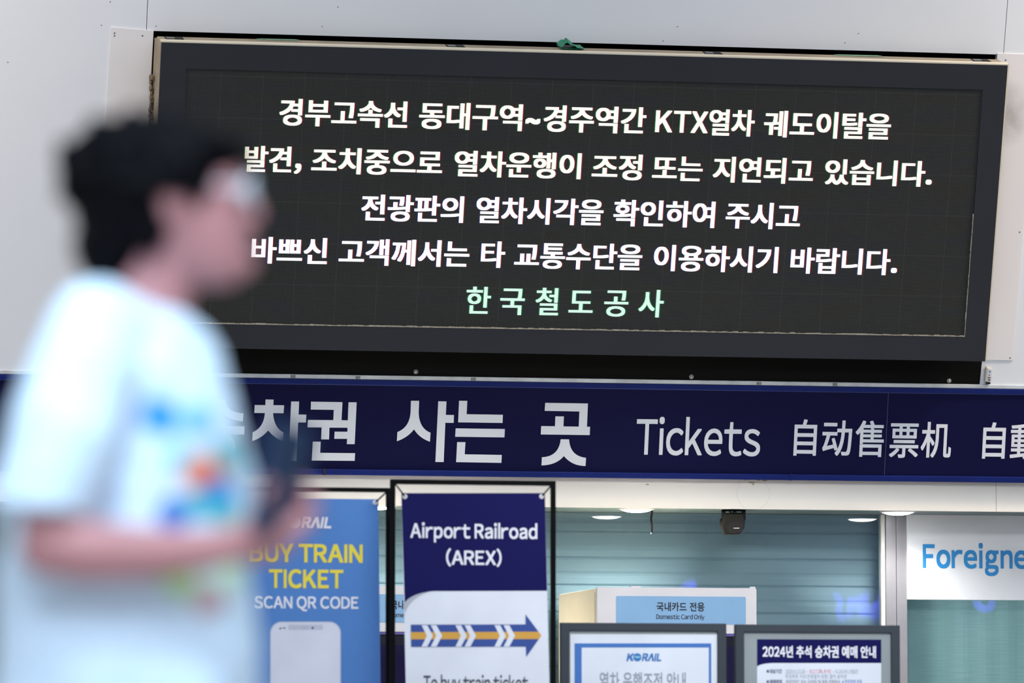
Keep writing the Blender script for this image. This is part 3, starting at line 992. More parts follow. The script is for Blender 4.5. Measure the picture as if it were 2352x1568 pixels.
# ------------------------------------------------------------------ camera box and cable under the soffit
def camera_box():
    y = .10
    pl = Plane((world_on(1685, 1165, y).x, y, SOFF), 0)
    t = thing('wall_speaker', 'small black box with a bracket hanging from the soffit before the shutter', 'speaker', pl)
    zf = .07
    pts = [(1668, 1177), (1707, 1176), (1713, 1197), (1711, 1212), (1700, 1226), (1664, 1227), (1657, 1206)]
    P = pl.Lq(pts, zf)
    cx = sum(p.x for p in P) / len(P); cy = sum(p.y for p in P) / len(P)
    mb = MB()
    n = len(P)
    f = [(cx + (p.x - cx) * .93, cy + (p.y - cy) * .93 - .004, zf) for p in P][::-1]
    m_ = [(p.x, p.y, zf - .03) for p in P][::-1]
    bk = [(cx + (p.x - cx) * .7, cy + (p.y - cy) * .8 + .01, -.02) for p in P][::-1]
    vs = f + m_ + bk
    fs = [tuple(range(n)), tuple(range(3 * n - 1, 2 * n - 1, -1))]
    for r in (0, 1):
        fs += [(r * n + i, (r + 1) * n + i, (r + 1) * n + (i + 1) % n, r * n + (i + 1) % n) for i in range(n)]
    mb.raw(vs, fs); mb.build('casing', mat('speaker_dark_shell', (33, 32, 29), .6, var=.1, scale=20, spec=.2), t, bevel=.003)
    q = pl.Lq([(1676, 1224), (1703, 1223), (1709, 1205), (1700, 1197), (1678, 1198), (1667, 1210)], zf + .001)
    mb = MB(); mb.prism(q if True else q, zf - .006, zf + .002); mb.build('front_grille', mat('grille_black', (16, 16, 16), .7), t)
    q = pl.Lq([(1685, 1211.5), (1698, 1211.5), (1698, 1213.5), (1685, 1213.5)], zf + .003); mb = MB(); mb.prism(q, zf + .0005, zf + .004); mb.build('badge', M_mwhite, t)
    mb = MB()
    for xx in (1662, 1708):
        a = pl.L(xx, 1170, .02); b = pl.L(xx, 1195, .02)
        mb.box(a.x - .006, a.x + .006, b.y, 0, 0, .035)
    a, b = pl.L(1662, 1170, .02), pl.L(1708, 1170, .02)
    mb.box(a.x - .006, b.x + .006, -.008, 0, 0, .035)
    mb.build('bracket', M_dark, t)
    a = pl.L(1660, 1196, .02); mb = MB(); mb.tube([(a.x - .012, a.y, .02), (a.x + .01, a.y, .02)], .011, 12); mb.build('knob', M_dark, t)
    a = pl.L(1683, 1170, .03); mb = MB(); mb.tube([(a.x - .02, -.004, .03), (a.x - .006, -.018, .035), (a.x + .012, -.006, .03), (a.x + .02, -.022, .03)], .004, 6); mb.build('wire', M_dark, t)


camera_box()


def cable():
    y = .12
    pl = Plane((world_on(1495, 1165, y).x, y, SOFF), 0)
    pts = [pl.L(1496, 1160), pl.L(1496.5, 1175), pl.L(1494.5, 1192), pl.L(1496, 1206), pl.L(1496, 1222)]
    pts = [(p.x, min(p.y, 0), 0) for p in pts]
    t = thing('hanging_cable', 'short black cable dangling from the soffit right of a downlight', 'cable', pl)
    mb = MB(); mb.tube(pts, .0042, 8); mb.tube([(p[0] + .004, p[1], .004 * (i % 2)) for i, p in enumerate(pts)], .003, 6)
    mb.build('sheath', mat('black_rubber', (2, 2, 2), .7, spec=.06), t)
    mb = MB(); p = pts[-1]; mb.tube([p, (p[0], p[1] - .008, 0)], .003, 6); mb.build('bare_end', M_screw, t)


cable()

# ------------------------------------------------------------------ ticket machines
MF = -.58
def machine(dx, label):
    pl = Plane((world_on(1555, 1500, MF).x, MF, 0), 0)
    x0, x1 = pl.L(1372, 1400).x, pl.L(1737.5, 1400).x
    top = pl.L(1555, 1351).y
    t = thing('ticket_machine', label, 'ticket machine', pl, 'ticket vending machines')
    d = -.86
    mb = MB(); mb.box(x0, x1, .06, top, d, -.03); mb.build('cabinet', M_cream, t, bevel=.006)
    mb = MB(); mb.box(x0 + .03, x1 - .03, 0, .06, d + .03, -.06); mb.build('plinth', M_dark, t)
    lx0, lx1 = pl.L(1415, 1400).x, pl.L(1713, 1400).x
    ly0, ly1 = pl.L(1555, 1433).y, pl.L(1555, 1369).y
    hy0 = pl.L(1555, 1454).y
    mb = MB()
    mb.prism(rrect(x0, hy0, x1, top + .004, .008), -.03, 0)
    hd = mb.build('header', M_mwhite, t, bevel=.002)
    mb = MB(); mb.prism(rrect(lx0, ly0, lx1, ly1, .008), 0, .0015); mb.build('label_panel', M_mblue, t)
    mb = MB()
    put_text(mb, pl, '국내카드 전용', 1508, 1618, 1382.5, 1403.5, .003, .012, space=.3)
    put_text(mb, pl, 'Domestic Card Only', 1507.5, 1618, 1410, 1424.5, .003, .006)
    mb.build('lettering', M_ink, t)
    mb = MB(); mb.box(x0 + .006, x1 - .006, hy0 - .012, hy0, -.03, -.004); mb.build('violet_strip', mat('violet_glow_strip', (92, 84, 160), .4), t)
    mb = MB(); mb.box(x0, x1, .06, hy0 - .012, -.03, -.012); mb.build('front_door', mat('machine_dark_front', (22, 22, 40), .2), t)
    mb = MB(); mb.box(x0 + .06, x1 - .06, hy0 - .62, hy0 - .06, -.012, -.006); mb.build('touch_screen', mat('dark_screen_glass', (26, 22, 58), .08, spec=.6), t)
    mb = MB(); mb.box(x0 + .08, x0 + .22, hy0 - .86, hy0 - .74, -.012, .0); mb.build('card_slot', M_slate, t)
    mb = MB(); mb.box(x0 + .3, x1 - .12, hy0 - 1.06, hy0 - .92, -.012, -.002); mb.build('ticket_tray', M_slate, t)
    # hinge cover, top fittings
    hx = x0 - .001
    mb = MB(); mb.box(x0 - .002, x0 + .002, top - .19, top - .02, -.055, -.035); mb.build('hinge', mat('hinge_cream', (206, 196, 170), .5), t)
    mb = MB()
    mb.box(pl.L(1450, 1349).x, pl.L(1472, 1349).x, top + .004, top + .010, -.03, -.005)
    mb.build('top_catch', M_mwhite, t)
    mb = MB(); a = pl.L(1732, 1349).x; mb.box(a - .014, a + .006, top + .004, top + .011, -.03, -.002); mb.build('top_catch', M_mwhite, t)
    # shift the whole machine along the wall
    t.location.x += dx
    return t


dxm = world_on(933, 1400, MF).x - world_on(1544, 1400, MF).x
machine(0, 'cream and white ticket machine with pale blue Domestic Card Only label, fully in view')
machine(dxm, 'ticket machine mostly hidden behind the two hanging banners')

# ------------------------------------------------------------------ banner stands
def banner_stand(y, label, frame_px, top_py, bar, cloth, build_art, cloth_mat, name='banner_stand'):
    xl, xr = frame_px
    xm = (xl + xr) / 2
    pl = Plane((world_on(xm, 1500, y).x, y, 0), 0)
    t = thing(name, label, 'banner stand', pl)
    u0, u1 = pl.L(xl, 1400).x, pl.L(xr, 1400).x
    vt = pl.L(xm, top_py).y
    w = bar / 561
    mb = MB()
    mb.frame([(u0, .03), (u1, .03), (u1, vt), (u0, vt)], [(u0 + w, .03 + w), (u1 - w, .03 + w), (u1 - w, vt - w), (u0 + w, vt - w)], -w, 0)
    mb.build('frame', M_blackmetal, t, bevel=.002)
    for u in (u0 + w / 2, u1 - w / 2):
        mb = MB(); mb.box(u - .02, u + .02, 0, .03, -.09, .07); mb.build('foot', M_blackmetal, t)
    # cloth
    c = [Vector((p.x, p.y)) for p in pl.Lq(cloth, -.008)]
    dirl = (c[3] - c[0]) / (c[3].y - c[0].y); dirr = (c[2] - c[1]) / (c[2].y - c[1].y)
    lo = .16
    bl, br = c[0] + (c[3] - c[0]) * .25, c[1] + (c[2] - c[1]) * .25
    bl = Vector((u0 + w + .035, lo)); br = Vector((u1 - w - .03, lo))
    mb = MB(); mb.prism([bl, br, c[2], c[1], c[0], c[3]] if False else [bl, br, c[2], c[1], c[0], c[3]], -.009, -.008)
    cl = mb.build('banner', cloth_mat, t)
    build_art(pl, t)
    # eyelets and hooks at the corners
    corners = [(c[0], Vector((u0 + w, vt - w)), 1, -1), (c[1], Vector((u1 - w, vt - w)), -1, -1),
               (bl, Vector((u0 + w, .03 + w)), 1, 1), (br, Vector((u1 - w, .03 + w)), -1, 1)]
    for p, fr, sx, sy in corners:
        e = p + Vector((.014 * sx, .014 * sy))
        mb = MB(); mb.tube([(e.x, e.y, -.008), (e.x, e.y, -.005)], .010, 16); mb.dome((e.x, e.y, -.005), .007, .004, n=14)
        mb.build('eyelet', M_mwhite, t)
        mb = MB(); mb.tube([(fr.x, fr.y, -.004), (fr.x + (e.x - fr.x) * .5, fr.y + (e.y - fr.y) * .5, -.003), (e.x, e.y, -.004)], .0032, 8)
        mb.build('hook', M_blackmetal, t)
    return pl, t


Z = lambda pts: [(560 + x / 3.214, 1080 + y / 3.214) for x, y in pts]


def art_arex(pl, t):
    z = -.0065
    nv = [(922, 1132), (1251.5, 1132), (1256.5, 1356)] + Z([(1400, 890)]) + Z(q2((1400, 890), (1240, 905), (1188, 975))) 
    mb = MB(); ppoly(mb, pl, nv, z); mb.build('navy_header', M_bannernavy, t)
    mb = MB(); ppoly(mb, pl, Z(q2((1400, 890), (1240, 905), (1188, 975)) + [(1190, 1062)] + q2((1190, 1062), (1215, 950), (1360, 897))), z + .0003)
    mb.build('grey_curve', M_greyprint, t)
    mb = MB()
    put_text(mb, pl, 'Airport Railroad', 942.5, 1234, 1200, 1246, z + .001, .022)
    put_text(mb, pl, '(AREX)', 1024.5, 1152, 1259, 1301, z + .001, .022)
    mb.build('white_lettering', M_wprint, t)
    mb = MB()
    ppoly(mb, pl, Z([(1233, 1138), (2080, 1136), (2080, 1062), (2197, 1218), (2085, 1376), (2082, 1300), (1235, 1302)]), z + .0006, 0)
    ppoly(mb, pl, Z([(1233, 1193), (2176, 1190), (2197, 1218), (2178, 1244), (1233, 1246)]), z + .0010, 1)
    for x in (1312, 1380, 1562, 1630, 1850, 1918):
        ppoly(mb, pl, Z([(x, 1142), (x + 42, 1142), (x + 84, 1220), (x + 42, 1300), (x, 1300), (x + 40, 1220)]), z + .0014, 2)
    mb.build('arrow_print', [M_arrow, M_orange, M_bannerwhite], t)
    mb = MB(); put_text(mb, pl, 'To buy train ticket', 973, 1213, 1549, 1595, z + .001, .01); mb.build('dark_lettering', M_textdark, t)


banner_stand(-3.52, 'black framed banner stand with navy Airport Railroad banner and arrow', (897, 1277), 1102, 11,
             [(922, 1132), (1251.5, 1132), (1262, 1566), (932, 1566)], art_arex, M_bannerwhite)


def korail(mb, pl, x0, x1, yt, yb, z, mi=0, mg=0, ml=0, off=.05):
    w = x1 - x0
    put_text(mb, pl, 'K', x0, x0 + w * .23, yt, yb, z, off, mi, shear=.2)
    put_text(mb, pl, 'RΛIL', x0 + w * .44, x1, yt, yb, z, off, mi, shear=.2, track=.0)
    cx, cy, r = x0 + w * .315, (yt + yb) / 2, w * .118
    ppoly(mb, pl, circ(cx, cy, r, r * 1.0), z, mg)
    ppoly(mb, pl, [(cx - r * .9, cy - r * .2)] + q2((cx - r * .9, cy - r * .2), (cx, cy + r * .5), (cx + r * .95, cy - r * .1), 8) + q2((cx + r * .95, cy - r * .1), (cx, cy - r * .35), (cx - r * .9, cy - r * .2), 8), z + .0005, ml)


def art_buy(pl, t):
    z = -.0065
    mb = MB(); korail(mb, pl, 640, 761, 1187, 1213, z, 0, 0, 1); mb.build('logo_print', [M_wprint, M_wprint], t)
    mb = MB()
    put_text(mb, pl, 'BUY TRAIN', 574, 833, 1249, 1292, z, .03, 0)
    put_text(mb, pl, 'TICKET', 618, 788.5, 1307, 1351, z, .03, 0, track=.01)
    mb.build('yellow_lettering', M_yellow, t)
    mb = MB(); put_text(mb, pl, 'SCAN QR CODE', 585, 823, 1369, 1403.5, z, .022); mb.build('white_lettering', M_wprint, t)
    mb = MB()
    ppoly(mb, pl, rrect(620.5, 1427, 783, 1760, 26), z - .0004, 0)
    ppoly(mb, pl, rrect(623, 1429.5, 780.5, 1757, 24), z, 1)
    ppoly(mb, pl, rrect(662, 1434, 742, 1446, 4), z + .0005, 0)
    ppoly(mb, pl, rrect(690, 1440, 708, 1442, .9), z + .001, 2); ppoly(mb, pl, circ(718, 1441.5, 2.6), z + .001, 3)
    ppoly(mb, pl, [(640, 1444), (647, 1444), (646, 1440)], z + .001, 3); ppoly(mb, pl, [(650, 1443), (656, 1443), (654, 1440), (651, 1440)], z + .001, 3)
    mb.build('phone_picture', [mat('phone_outline', (186, 192, 212), .6), mat('phone_screen_white', (212, 216, 234), .6), M_greyprint, M_textdark], t)


banner_stand(-3.3, 'black framed banner stand with light blue Buy Train Ticket banner', (508, 897), 1118, 10,
             [(534, 1143), (869, 1146), (874, 1566), (536, 1566)], art_buy, M_lblue)

# ------------------------------------------------------------------ poster stands
def poster_stand(y, label, frame_px, top_py, art):
    xl, xr = frame_px
    xm = (xl + xr) / 2
    pl = Plane((world_on(xm, 1500, y).x, y, 0), 0)
    t = thing('poster_stand', label, 'poster stand', pl)
    u0, u1 = pl.L(xl, 1500).x, pl.L(xr, 1500).x
    vt = pl.L(xm, top_py).y
    w = 21 / 561
    lo = .42
    mb = MB()
    mb.frame([(u0, lo), (u1, lo), (u1, vt), (u0, vt)], [(u0 + w, lo + w), (u1 - w, lo + w), (u1 - w, vt - w * .85), (u0 + w, vt - w * .85)], -.03, 0)
    mb.build('frame', M_slate, t, bevel=.003)
    mb = MB(); mb.box(u0 + .004, u1 - .004, lo + .004, vt - .004, -.028, -.014); mb.build('backing_panel', M_back, t)
    art(pl, t)
    mb = MB(); mb.tube([((u0 + u1) / 2, .02, -.05), ((u0 + u1) / 2, lo + .3, -.045)], .022, 14); mb.build('pole', M_steel, t)
    mb = MB(); mb.tube([((u0 + u1) / 2, 0, -.05), ((u0 + u1) / 2, .018, -.05)], .2, 28); mb.build('base_disc', M_slate, t)
    return pl


V = lambda pts: [(1240 + x / 3.0875, 1060 + y / 3.0875) for x, y in pts]


def art_notice(pl, t):
    z = -.013
    mb = MB(); ppoly(mb, pl, [(1310, 1455.5), (1652, 1456.5), (1652, 1900), (1310, 1900)], z); mb.build('notice_sheet', M_paper, t)
    P = lambda x0, y0, x1, y1: [(x0, y1), (x1, y1), (x1, y0), (x0, y0)]
    mb = MB()
    mb.frame(pl.Lq(P(1319.5, 1477, 1633.5, 1880), z), pl.Lq(P(1336, 1486.5, 1628, 1868), z), z + .0003, z + .0008)
    mb.build('blue_border', M_pblue, t)
    mb = MB(); korail(mb, pl, 1438.5, 1519, 1500, 1518, z + .001, 0, 0, 1); mb.build('logo_print', [M_logo, M_logolight], t)
    mb = MB(); put_text(mb, pl, '열차 운행조정 안내', 1377.5, 1575, 1543, 1585, z + .001, .012, space=.26); mb.build('grey_lettering', M_ptext, t)
    mb = MB()
    for i in range(6):
        yy = 1615 + i * 36
        ppoly(mb, pl, P(1365, yy, 1600 - 40 * (i % 2), yy + 8), z + .001)
    mb.build('body_text', M_ptext, t)


poster_stand(-3.3, 'slate framed poster stand with blue bordered train notice, in front of the cream machine', (1288, 1669), 1430.5, art_notice)


def art_chuseok(pl, t):
    z = -.013
    mb = MB(); ppoly(mb, pl, [(1739, 1468), (2024, 1469), (2024, 1880), (1739, 1880)], z); mb.build('notice_sheet', M_paper, t)
    mb = MB()
    ppoly(mb, pl, [(1739, 1467.5), (2024, 1468.5), (2024, 1522), (1775, 1522)] + q2((1775, 1522), (1748, 1523), (1739, 1530), 6), z + .0006)
    mb.build('navy_header', M_bannernavy, t)
    mb = MB(); put_text(mb, pl, '2024년 추석 승차권 예매 안내', 1751.5, 2012, 1482.5, 1510.5, z + .0012, .03, space=.26); mb.build('white_lettering', M_wprint, t)
    mb = MB()
    put_text(mb, pl, '대상기간', 1768, 1796, 1536, 1546, z + .0012, .02, 0)
    put_text(mb, pl, '2024.9.13.(금)', 1805, 1850, 1536, 1547, z + .0012, .0, 1)
    put_text(mb, pl, '~ 9.17.(화,추석)', 1853, 1909, 1536, 1547, z + .0012, .0, 2)
    put_text(mb, pl, '~ 9.18.(수), 6일간', 1912, 1971, 1536, 1547, z + .0012, .0, 1)
    put_text(mb, pl, '무궁화호 이상(관광열차 포함) 열차 승차권', 1804, 1944, 1547.5, 1558, z + .0012, .0, 1)
    put_text(mb, pl, '예매방법', 1768, 1796, 1560, 1570, z + .0012, .02, 0)
    put_text(mb, pl, '온라인(PC 또는 모바일) 및 일부 전화접수', 1805, 1930, 1560, 1570, z + .0012, .008, 1)
    put_text(mb, pl, '※ 현장판매 없음', 1934, 1980, 1560, 1570, z + .0012, .0, 3)
    for y in (1541, 1565):
        ppoly(mb, pl, [(1761, y + 3), (1766, y + 3), (1766, y - 3), (1761, y - 3)], z + .0012, 0)
    for i in range(7):
        y = 1590 + i * 26
        ppoly(mb, pl, [(1762, y + 5), (1990 - 30 * (i % 3), y + 5), (1990 - 30 * (i % 3), y), (1762, y)], z + .0012, 1)
    mb.build('small_print', [mat('print_navy', (66, 74, 120), .6), M_ptext, M_red, M_pblue], t)


poster_stand(-3.3, 'slate framed poster stand with navy headed 2024 holiday ticket notice, before the steel post', (1689.5, 2067.5), 1434.5, art_chuseok)

# ------------------------------------------------------------------ violet neon sign across the hall (seen mirrored in the glass)
def neon():
    yv = YG + (YG + 33.95)                 # where its mirror image appears
    def mp(px, py):
        p = world_on(px, py, yv)
        return Vector((p.x, -33.95, p.z))
    base = mp(1950, 1425)
    pl = Plane(base, 0, 180)
    t = thing('neon_sign', 'violet blue lit sign on the far hall wall, mirrored in the office glass', 'sign', pl)
    inv = pl.M.inverted()
    m = mat('violet_neon', (40, 40, 120), .4, emit=(88, 90, 255), strength=30)
    strokes = [
        [(1914, 1366), (1926, 1384), (1918, 1400), (1928, 1424)],
        [(1944, 1418), (1948, 1372), (1957, 1398), (1966, 1370), (1968, 1416)],
        [(1982, 1364), (1982, 1418)], [(2018, 1364), (2018, 1420), (1998, 1418), (1998, 1392), (2014, 1388)],
        [(2236, 1372), (2240, 1392), (2256, 1400), (2270, 1396), (2272, 1374)],
        [(1562, 1352), (1575, 1342), (1590, 1350)], [(1583, 1334), (1588, 1352)],
    ]
    for s in strokes:
        mb = MB(); mb.tube([inv @ (mp(*p) + Vector((0, .12, 0))) for p in s], .010, 8); mb.build('neon_tube', m, t)
    mb = MB()
    q = [inv @ mp(x, y) for x, y in ((1540, 1360), (2290, 1360), (2290, 1430), (1540, 1430))]
    xs = [p.x for p in q]; ys = [p.y for p in q]
    mb.box(min(xs), max(xs), sum(ys) / 4 - .03, sum(ys) / 4 + .03, -.13, -.06)
    mb.build('mounting_rail', M_slate, t)


neon()

# ------------------------------------------------------------------ the passer-by
PD = 8.17
FWD = Vector((math.sin(YAW), math.cos(YAW), 0))
RGT = Vector((math.cos(YAW), -math.sin(YAW), 0))
_d = ray(330, 1200)
_hd = Vector((_d.x, _d.y, 0))
_p = CAM + _d * (PD / _hd.dot(FWD))
PO = Vector((_p.x, _p.y, 0))
PM = Matrix.Translation(PO) @ Matrix.Rotation(-YAW, 4, 'Z')
PINV = PM.inverted()


def H(px, py, d=0.0):
    """photo point -> person frame (x to his front, y away from the camera, z up); d metres nearer the camera"""
    r = ray(px, py)
    q = CAM + r * ((PD - d) / r.dot(FWD))
    return PINV @ q


def evaluated(o):
    dg = bpy.context.evaluated_depsgraph_get()
    dg.update()
    return bpy.data.meshes.new_from_object(o.evaluated_get(dg))


def fuse(mb, name, m, parent, voxel, smooth=3, disp=()):
    o = mb.build(name, m)
    r = o.modifiers.new('r', 'REMESH'); r.mode = 'VOXEL'; r.voxel_size = voxel
    if smooth:
        s = o.modifiers.new('s', 'SMOOTH'); s.iterations = smooth; s.factor = .5
    me = evaluated(o)
    o.modifiers.clear()
    old = o.data
    o.data = me
    bpy.data.meshes.remove(old)
    me.name = name
    me.materials.clear()
    me.materials.append(m)
    if disp:
        cos = [v.co.copy() for v in me.vertices]
        nrm = [v.normal.copy() for v in me.vertices]
        flat = []
        for c, n in zip(cos, nrm):
            flat.extend(c + n * sum(noise.noise(c * sc) * amp for sc, amp in disp))
        me.vertices.foreach_set('co', flat)
        me.update()
    for p in me.polygons:
        p.use_smooth = True
    o.parent = parent
    return o


def chain(mb, pts, rs, sub=4):
    """tapered limb: rounded joints and cones between them"""
    P = [Vector(p) for p in pts]
    for i, p in enumerate(P):
        mb.ellipsoid(p, (rs[i],) * 3, 14, 9)
    for i in range(len(P) - 1):
        mb.tube([P[i], P[i + 1]], [rs[i], rs[i + 1]], 14)


def ringloft(mb, rings, n=28, pw=2.3):
    """rings: (centre Vector, half length x, half width y, slope of ring front/back in z)"""
    vs, fs = [], []
    for c, ax, ay, sl in rings:
        for k in range(n):
            t = 2 * math.pi * k / n
            ct, st = math.cos(t), math.sin(t)
            x = ax * math.copysign(abs(ct) ** (2 / pw), ct); y = ay * math.copysign(abs(st) ** (2 / pw), st)
            vs.append((c.x + x, c.y + y, c.z + sl * x))
    m = len(rings)
    for i in range(m - 1):
        for k in range(n):
            fs.append((i * n + k, i * n + (k + 1) % n, (i + 1) * n + (k + 1) % n, (i + 1) * n + k))
    fs.append(tuple(range(n - 1, -1, -1))); fs.append(tuple(range((m - 1) * n, m * n)))
    mb.raw(vs, fs, 0, True)


def ring_px(y, xl, xr, hw, sl=0.0, d=0.0):
    a, b = H(xl, y, d), H(xr, y, d)
    c = (a + b) / 2
    return (Vector((c.x, c.y, c.z)), (b.x - a.x) / 2, hw, sl)


def person():
    root = bpy.data.objects.new('person', None); COL.objects.link(root)
    root.matrix_world = PM
    tag(root, 'person with short black hair and white printed t-shirt walking right, holding a dark phone', 'person')
    M_skin = mat('skin', (180, 126, 128), .55, var=.06, scale=18, spec=.3)
    mb = MB()
    # head
    HD = [(296, 300, 430, .022), (308, 262, 482, .050), (335, 228, 528, .066), (375, 207, 555, .074), (415, 200, 566, .077), (440, 199, 560, .077),
          (475, 204, 564, .075), (515, 222, 566, .071), (545, 248, 569, .066), (575, 285, 564, .060), (608, 335, 568, .051), (636, 390, 556, .040), (656, 440, 535, .022)]
    ringloft(mb, [ring_px(*h) for h in [(a, b, c, d) for a, b, c, d in HD]][::-1], 28, 2.2)
    chain(mb, [H(562, 432), H(584, 482), H(588, 496)], [.008, .011, .010])           # nose
    for s in (-1, 1):
        mb.ellipsoid(H(578, 503, s * .011), (.011, .008, .007), 10, 8)               # nostril wings
        chain(mb, [H(552, 420, s * .012), H(546, 416, s * .045)], [.007, .006])      # brow ridge
    chain(mb, [H(571, 537, .020), H(577, 540, 0), H(571, 537, -.020)], [.004, .006, .004])   # lips
    chain(mb, [H(570, 552, .018), H(575, 553, 0), H(570, 552, -.018)], [.004, .0065, .004])
    mb.ellipsoid(H(562, 608), (.018, .020, .016), 12, 8)                               # chin
    for s in (-1, 1):
        e = H(398, 470, s * .078)
        mb.ellipsoid(e, (.018, .008, .031), 14, 10, rot=Matrix.Rotation(.2 * 1, 3, 'Y'))
        mb.ellipsoid(e + Vector((-.006, -s * .006, .004)), (.014, .006, .026), 12, 8)
    # neck, torso
    chain(mb, [H(365, 590), H(345, 690), H(325, 760)], [.058, .060, .075])
    ringloft(mb, [ring_px(*r) for r in ((1700, 190, 470, .150), (1560, 180, 500, .155), (1400, 175, 480, .145), (1200, 160, 490, .155), (1000, 140, 490, .172), (850, 150, 460, .175), (770, 200, 420, .13))], 28)
    # right arm (towards the camera), bent, hand raised with the phone
    sh, el, wr = H(222, 800, .168), H(112, 1254, .245), H(535, 1252, .225)
    chain(mb, [sh, H(165, 1010, .226), el], [.050, .049, .043])
    chain(mb, [el, H(215, 1266, .245), H(330, 1270, .24), H(450, 1264, .23), wr], [.043, .044, .039, .032, .028])
    # right palm and fingers round the phone
    chain(mb, [wr, H(578, 1240, .228), H(630, 1218, .228)], [.028, .034, .033])
    mb.ellipsoid(H(616, 1224, .232), (.050, .024, .036), 14, 10, rot=Matrix.Rotation(-.4, 3, 'Y'))
    fing = [((652, 1158), (686, 1136), (700, 1120), .214), ((664, 1182), (704, 1164), (722, 1150), .216), ((664, 1202), (704, 1190), (724, 1178), .220), ((656, 1222), (692, 1214), (710, 1206), .226)]
    for (a, b, c, dd), rr in zip(fing, (.0085, .009, .0085, .0075)):
        chain(mb, [H(622, a[1] + 18, .222), H(*a, dd + .020), H(*b, dd + .010), H(*c, dd + .020), H(c[0] - 8, c[1] - 10, dd + .040)], [.013, rr + .001, rr, rr * .9, rr * .75])
    chain(mb, [H(588, 1206, .248), H(600, 1168, .268), H(608, 1136, .282), H(618, 1112, .286)], [.016, .0125, .0105, .0085])   # thumb
    # left arm, hanging, a little forward
    sl, el2, wl = H(238, 800, -.168), H(250, 1230, -.245), H(345, 1500, -.24)
    chain(mb, [sl, el2], [.050, .043]); chain(mb, [el2, H(290, 1340, -.245), wl], [.044, .042, .026])
    lp = H(368, 1562, -.24); chain(mb, [wl, lp], [.026, .028]); mb.ellipsoid(H(372, 1580, -.24), (.034, .014, .04), 12, 8)
    for k in range(4):
        a = lp + Vector((-.028 + .019 * k, .0, -.045))
        ln = (.07, .08, .076, .058)[k]
        chain(mb, [a + Vector((0, 0, .03)), a + Vector((.004, -.004, -ln * .5)), a + Vector((-.002, -.014, -ln))], [.0095, .0085, .007])
    chain(mb, [lp + Vector((.025, -.012, .01)), lp + Vector((.044, -.02, -.03)), lp + Vector((.046, -.026, -.06))], [.012, .010, .008])
    # legs in mid stride
    hip = H(335, 1640).z
    legs = (((.03, -.085, hip), (.20, -.085, .50), (.235, -.085, .10)), ((-.01, .085, hip), (-.06, .085, .50), (-.27, .085, .10)))
    for a, b, c in legs:
        chain(mb, [a, b, c], [.085, .056, .040])
        f = Vector(c)
        chain(mb, [f + Vector((-.03, 0, -.045)), f + Vector((.13, 0, -.055))], [.038, .032])
    fuse(mb, 'body', M_skin, root, .006, 3)
    # eyes
    for s in (-1, 1):
        c = H(549, 438, s * .031)
        mb = MB(); mb.ellipsoid(c, (.0125,) * 3, 14, 10); mb.ellipsoid(c + Vector((.0085, 0, 0)), (.0048, .0055, .0055), 12, 8, 1)
        mb.build('eye', [mat('eye_white', (220, 220, 222), .3), mat('dark_iris', (30, 22, 20), .2)], root)
    # hair
    mb = MB(); rnd = random.Random(11)
    mb.ellipsoid(H(352, 400), (.128, .096, .080), 24, 16, rot=Matrix.Rotation(-.1, 3, 'Y'))
    mb.ellipsoid(H(300, 455), (.086, .094, .105), 24, 16)
    mb.ellipsoid(H(455, 350), (.062, .086, .042), 20, 12, rot=Matrix.Rotation(.25, 3, 'Y'))
    mb.ellipsoid(H(262, 560), (.060, .078, .066), 20, 12)
    for s in (-1, 1):
        mb.ellipsoid(H(452, 405, s * .074), (.018, .008, .045), 12, 8)
        mb.ellipsoid(H(345, 500, s * .072), (.028, .014, .058), 12, 8)
    for i in range(150):
        a = rnd.uniform(0, 2 * math.pi); b = rnd.uniform(-.15, 1.35)
        dv = Vector((math.cos(a) * math.cos(b), math.sin(a) * math.cos(b), math.sin(b)))
        p = H(350, 420) + Vector((dv.x * .125, dv.y * .095, dv.z * .088))
        if p.x > H(500, 300).x and p.z < H(500, 372).z: continue
        if p.z < H(300, 560).z: continue
        tang = Vector((rnd.uniform(-.3, 1), rnd.uniform(-.6, .6), rnd.uniform(-.7, -.1))).normalized()
        tang = (tang - dv * tang.dot(dv) * .75).normalized()
        chain(mb, [p - tang * .018, p + tang * .016, p + tang * .034 + dv * .006], [.013, .010, .004])
    for i in range(9):                                                              # fringe over the forehead
        d = -.06 + .015 * i
        chain(mb, [H(505, 322, d), H(548, 344, d * .95), H(560 - 3 * (i % 3), 378 + 5 * (i % 2), d * .9)], [.016, .013, .004])
    for i in range(12):                                                             # nape
        d = -.06 + .011 * i
        chain(mb, [H(222, 520, d), H(232, 590, d * .95), H(262 + 4 * (i % 3), 634, d * .8)], [.016, .013, .005])
    fuse(mb, 'hair', mat('black_hair', (3, 3, 7), .6, var=.3, scale=50, spec=.08), root, .005, 2, ((45, .004), (120, .0025)))
    # glasses
    mb = MB()
    for s in (-1, 1):
        c = H(574, 438, s * .034)
        ring = [c + Vector((.002 * math.cos(t), .026 * math.cos(t), .020 * math.sin(t))) for t in [2 * math.pi * k / 20 for k in range(21)]]
        mb.tube(ring, .0028, 8, caps=False)
        mb.tube([c + Vector((-.002, -s * .026, .006)), H(420, 430, s * .085), H(395, 446, s * .084)], .0018, 6)
    mb.tube([H(577, 434, .008), H(579, 431, 0), H(577, 434, -.008)], .0018, 6)
    gl = mb.build('eyeglasses', mat('glare_pale_frame', (226, 232, 242), .3), root)  # thick pale frame, its colour stands in for glare on the lenses
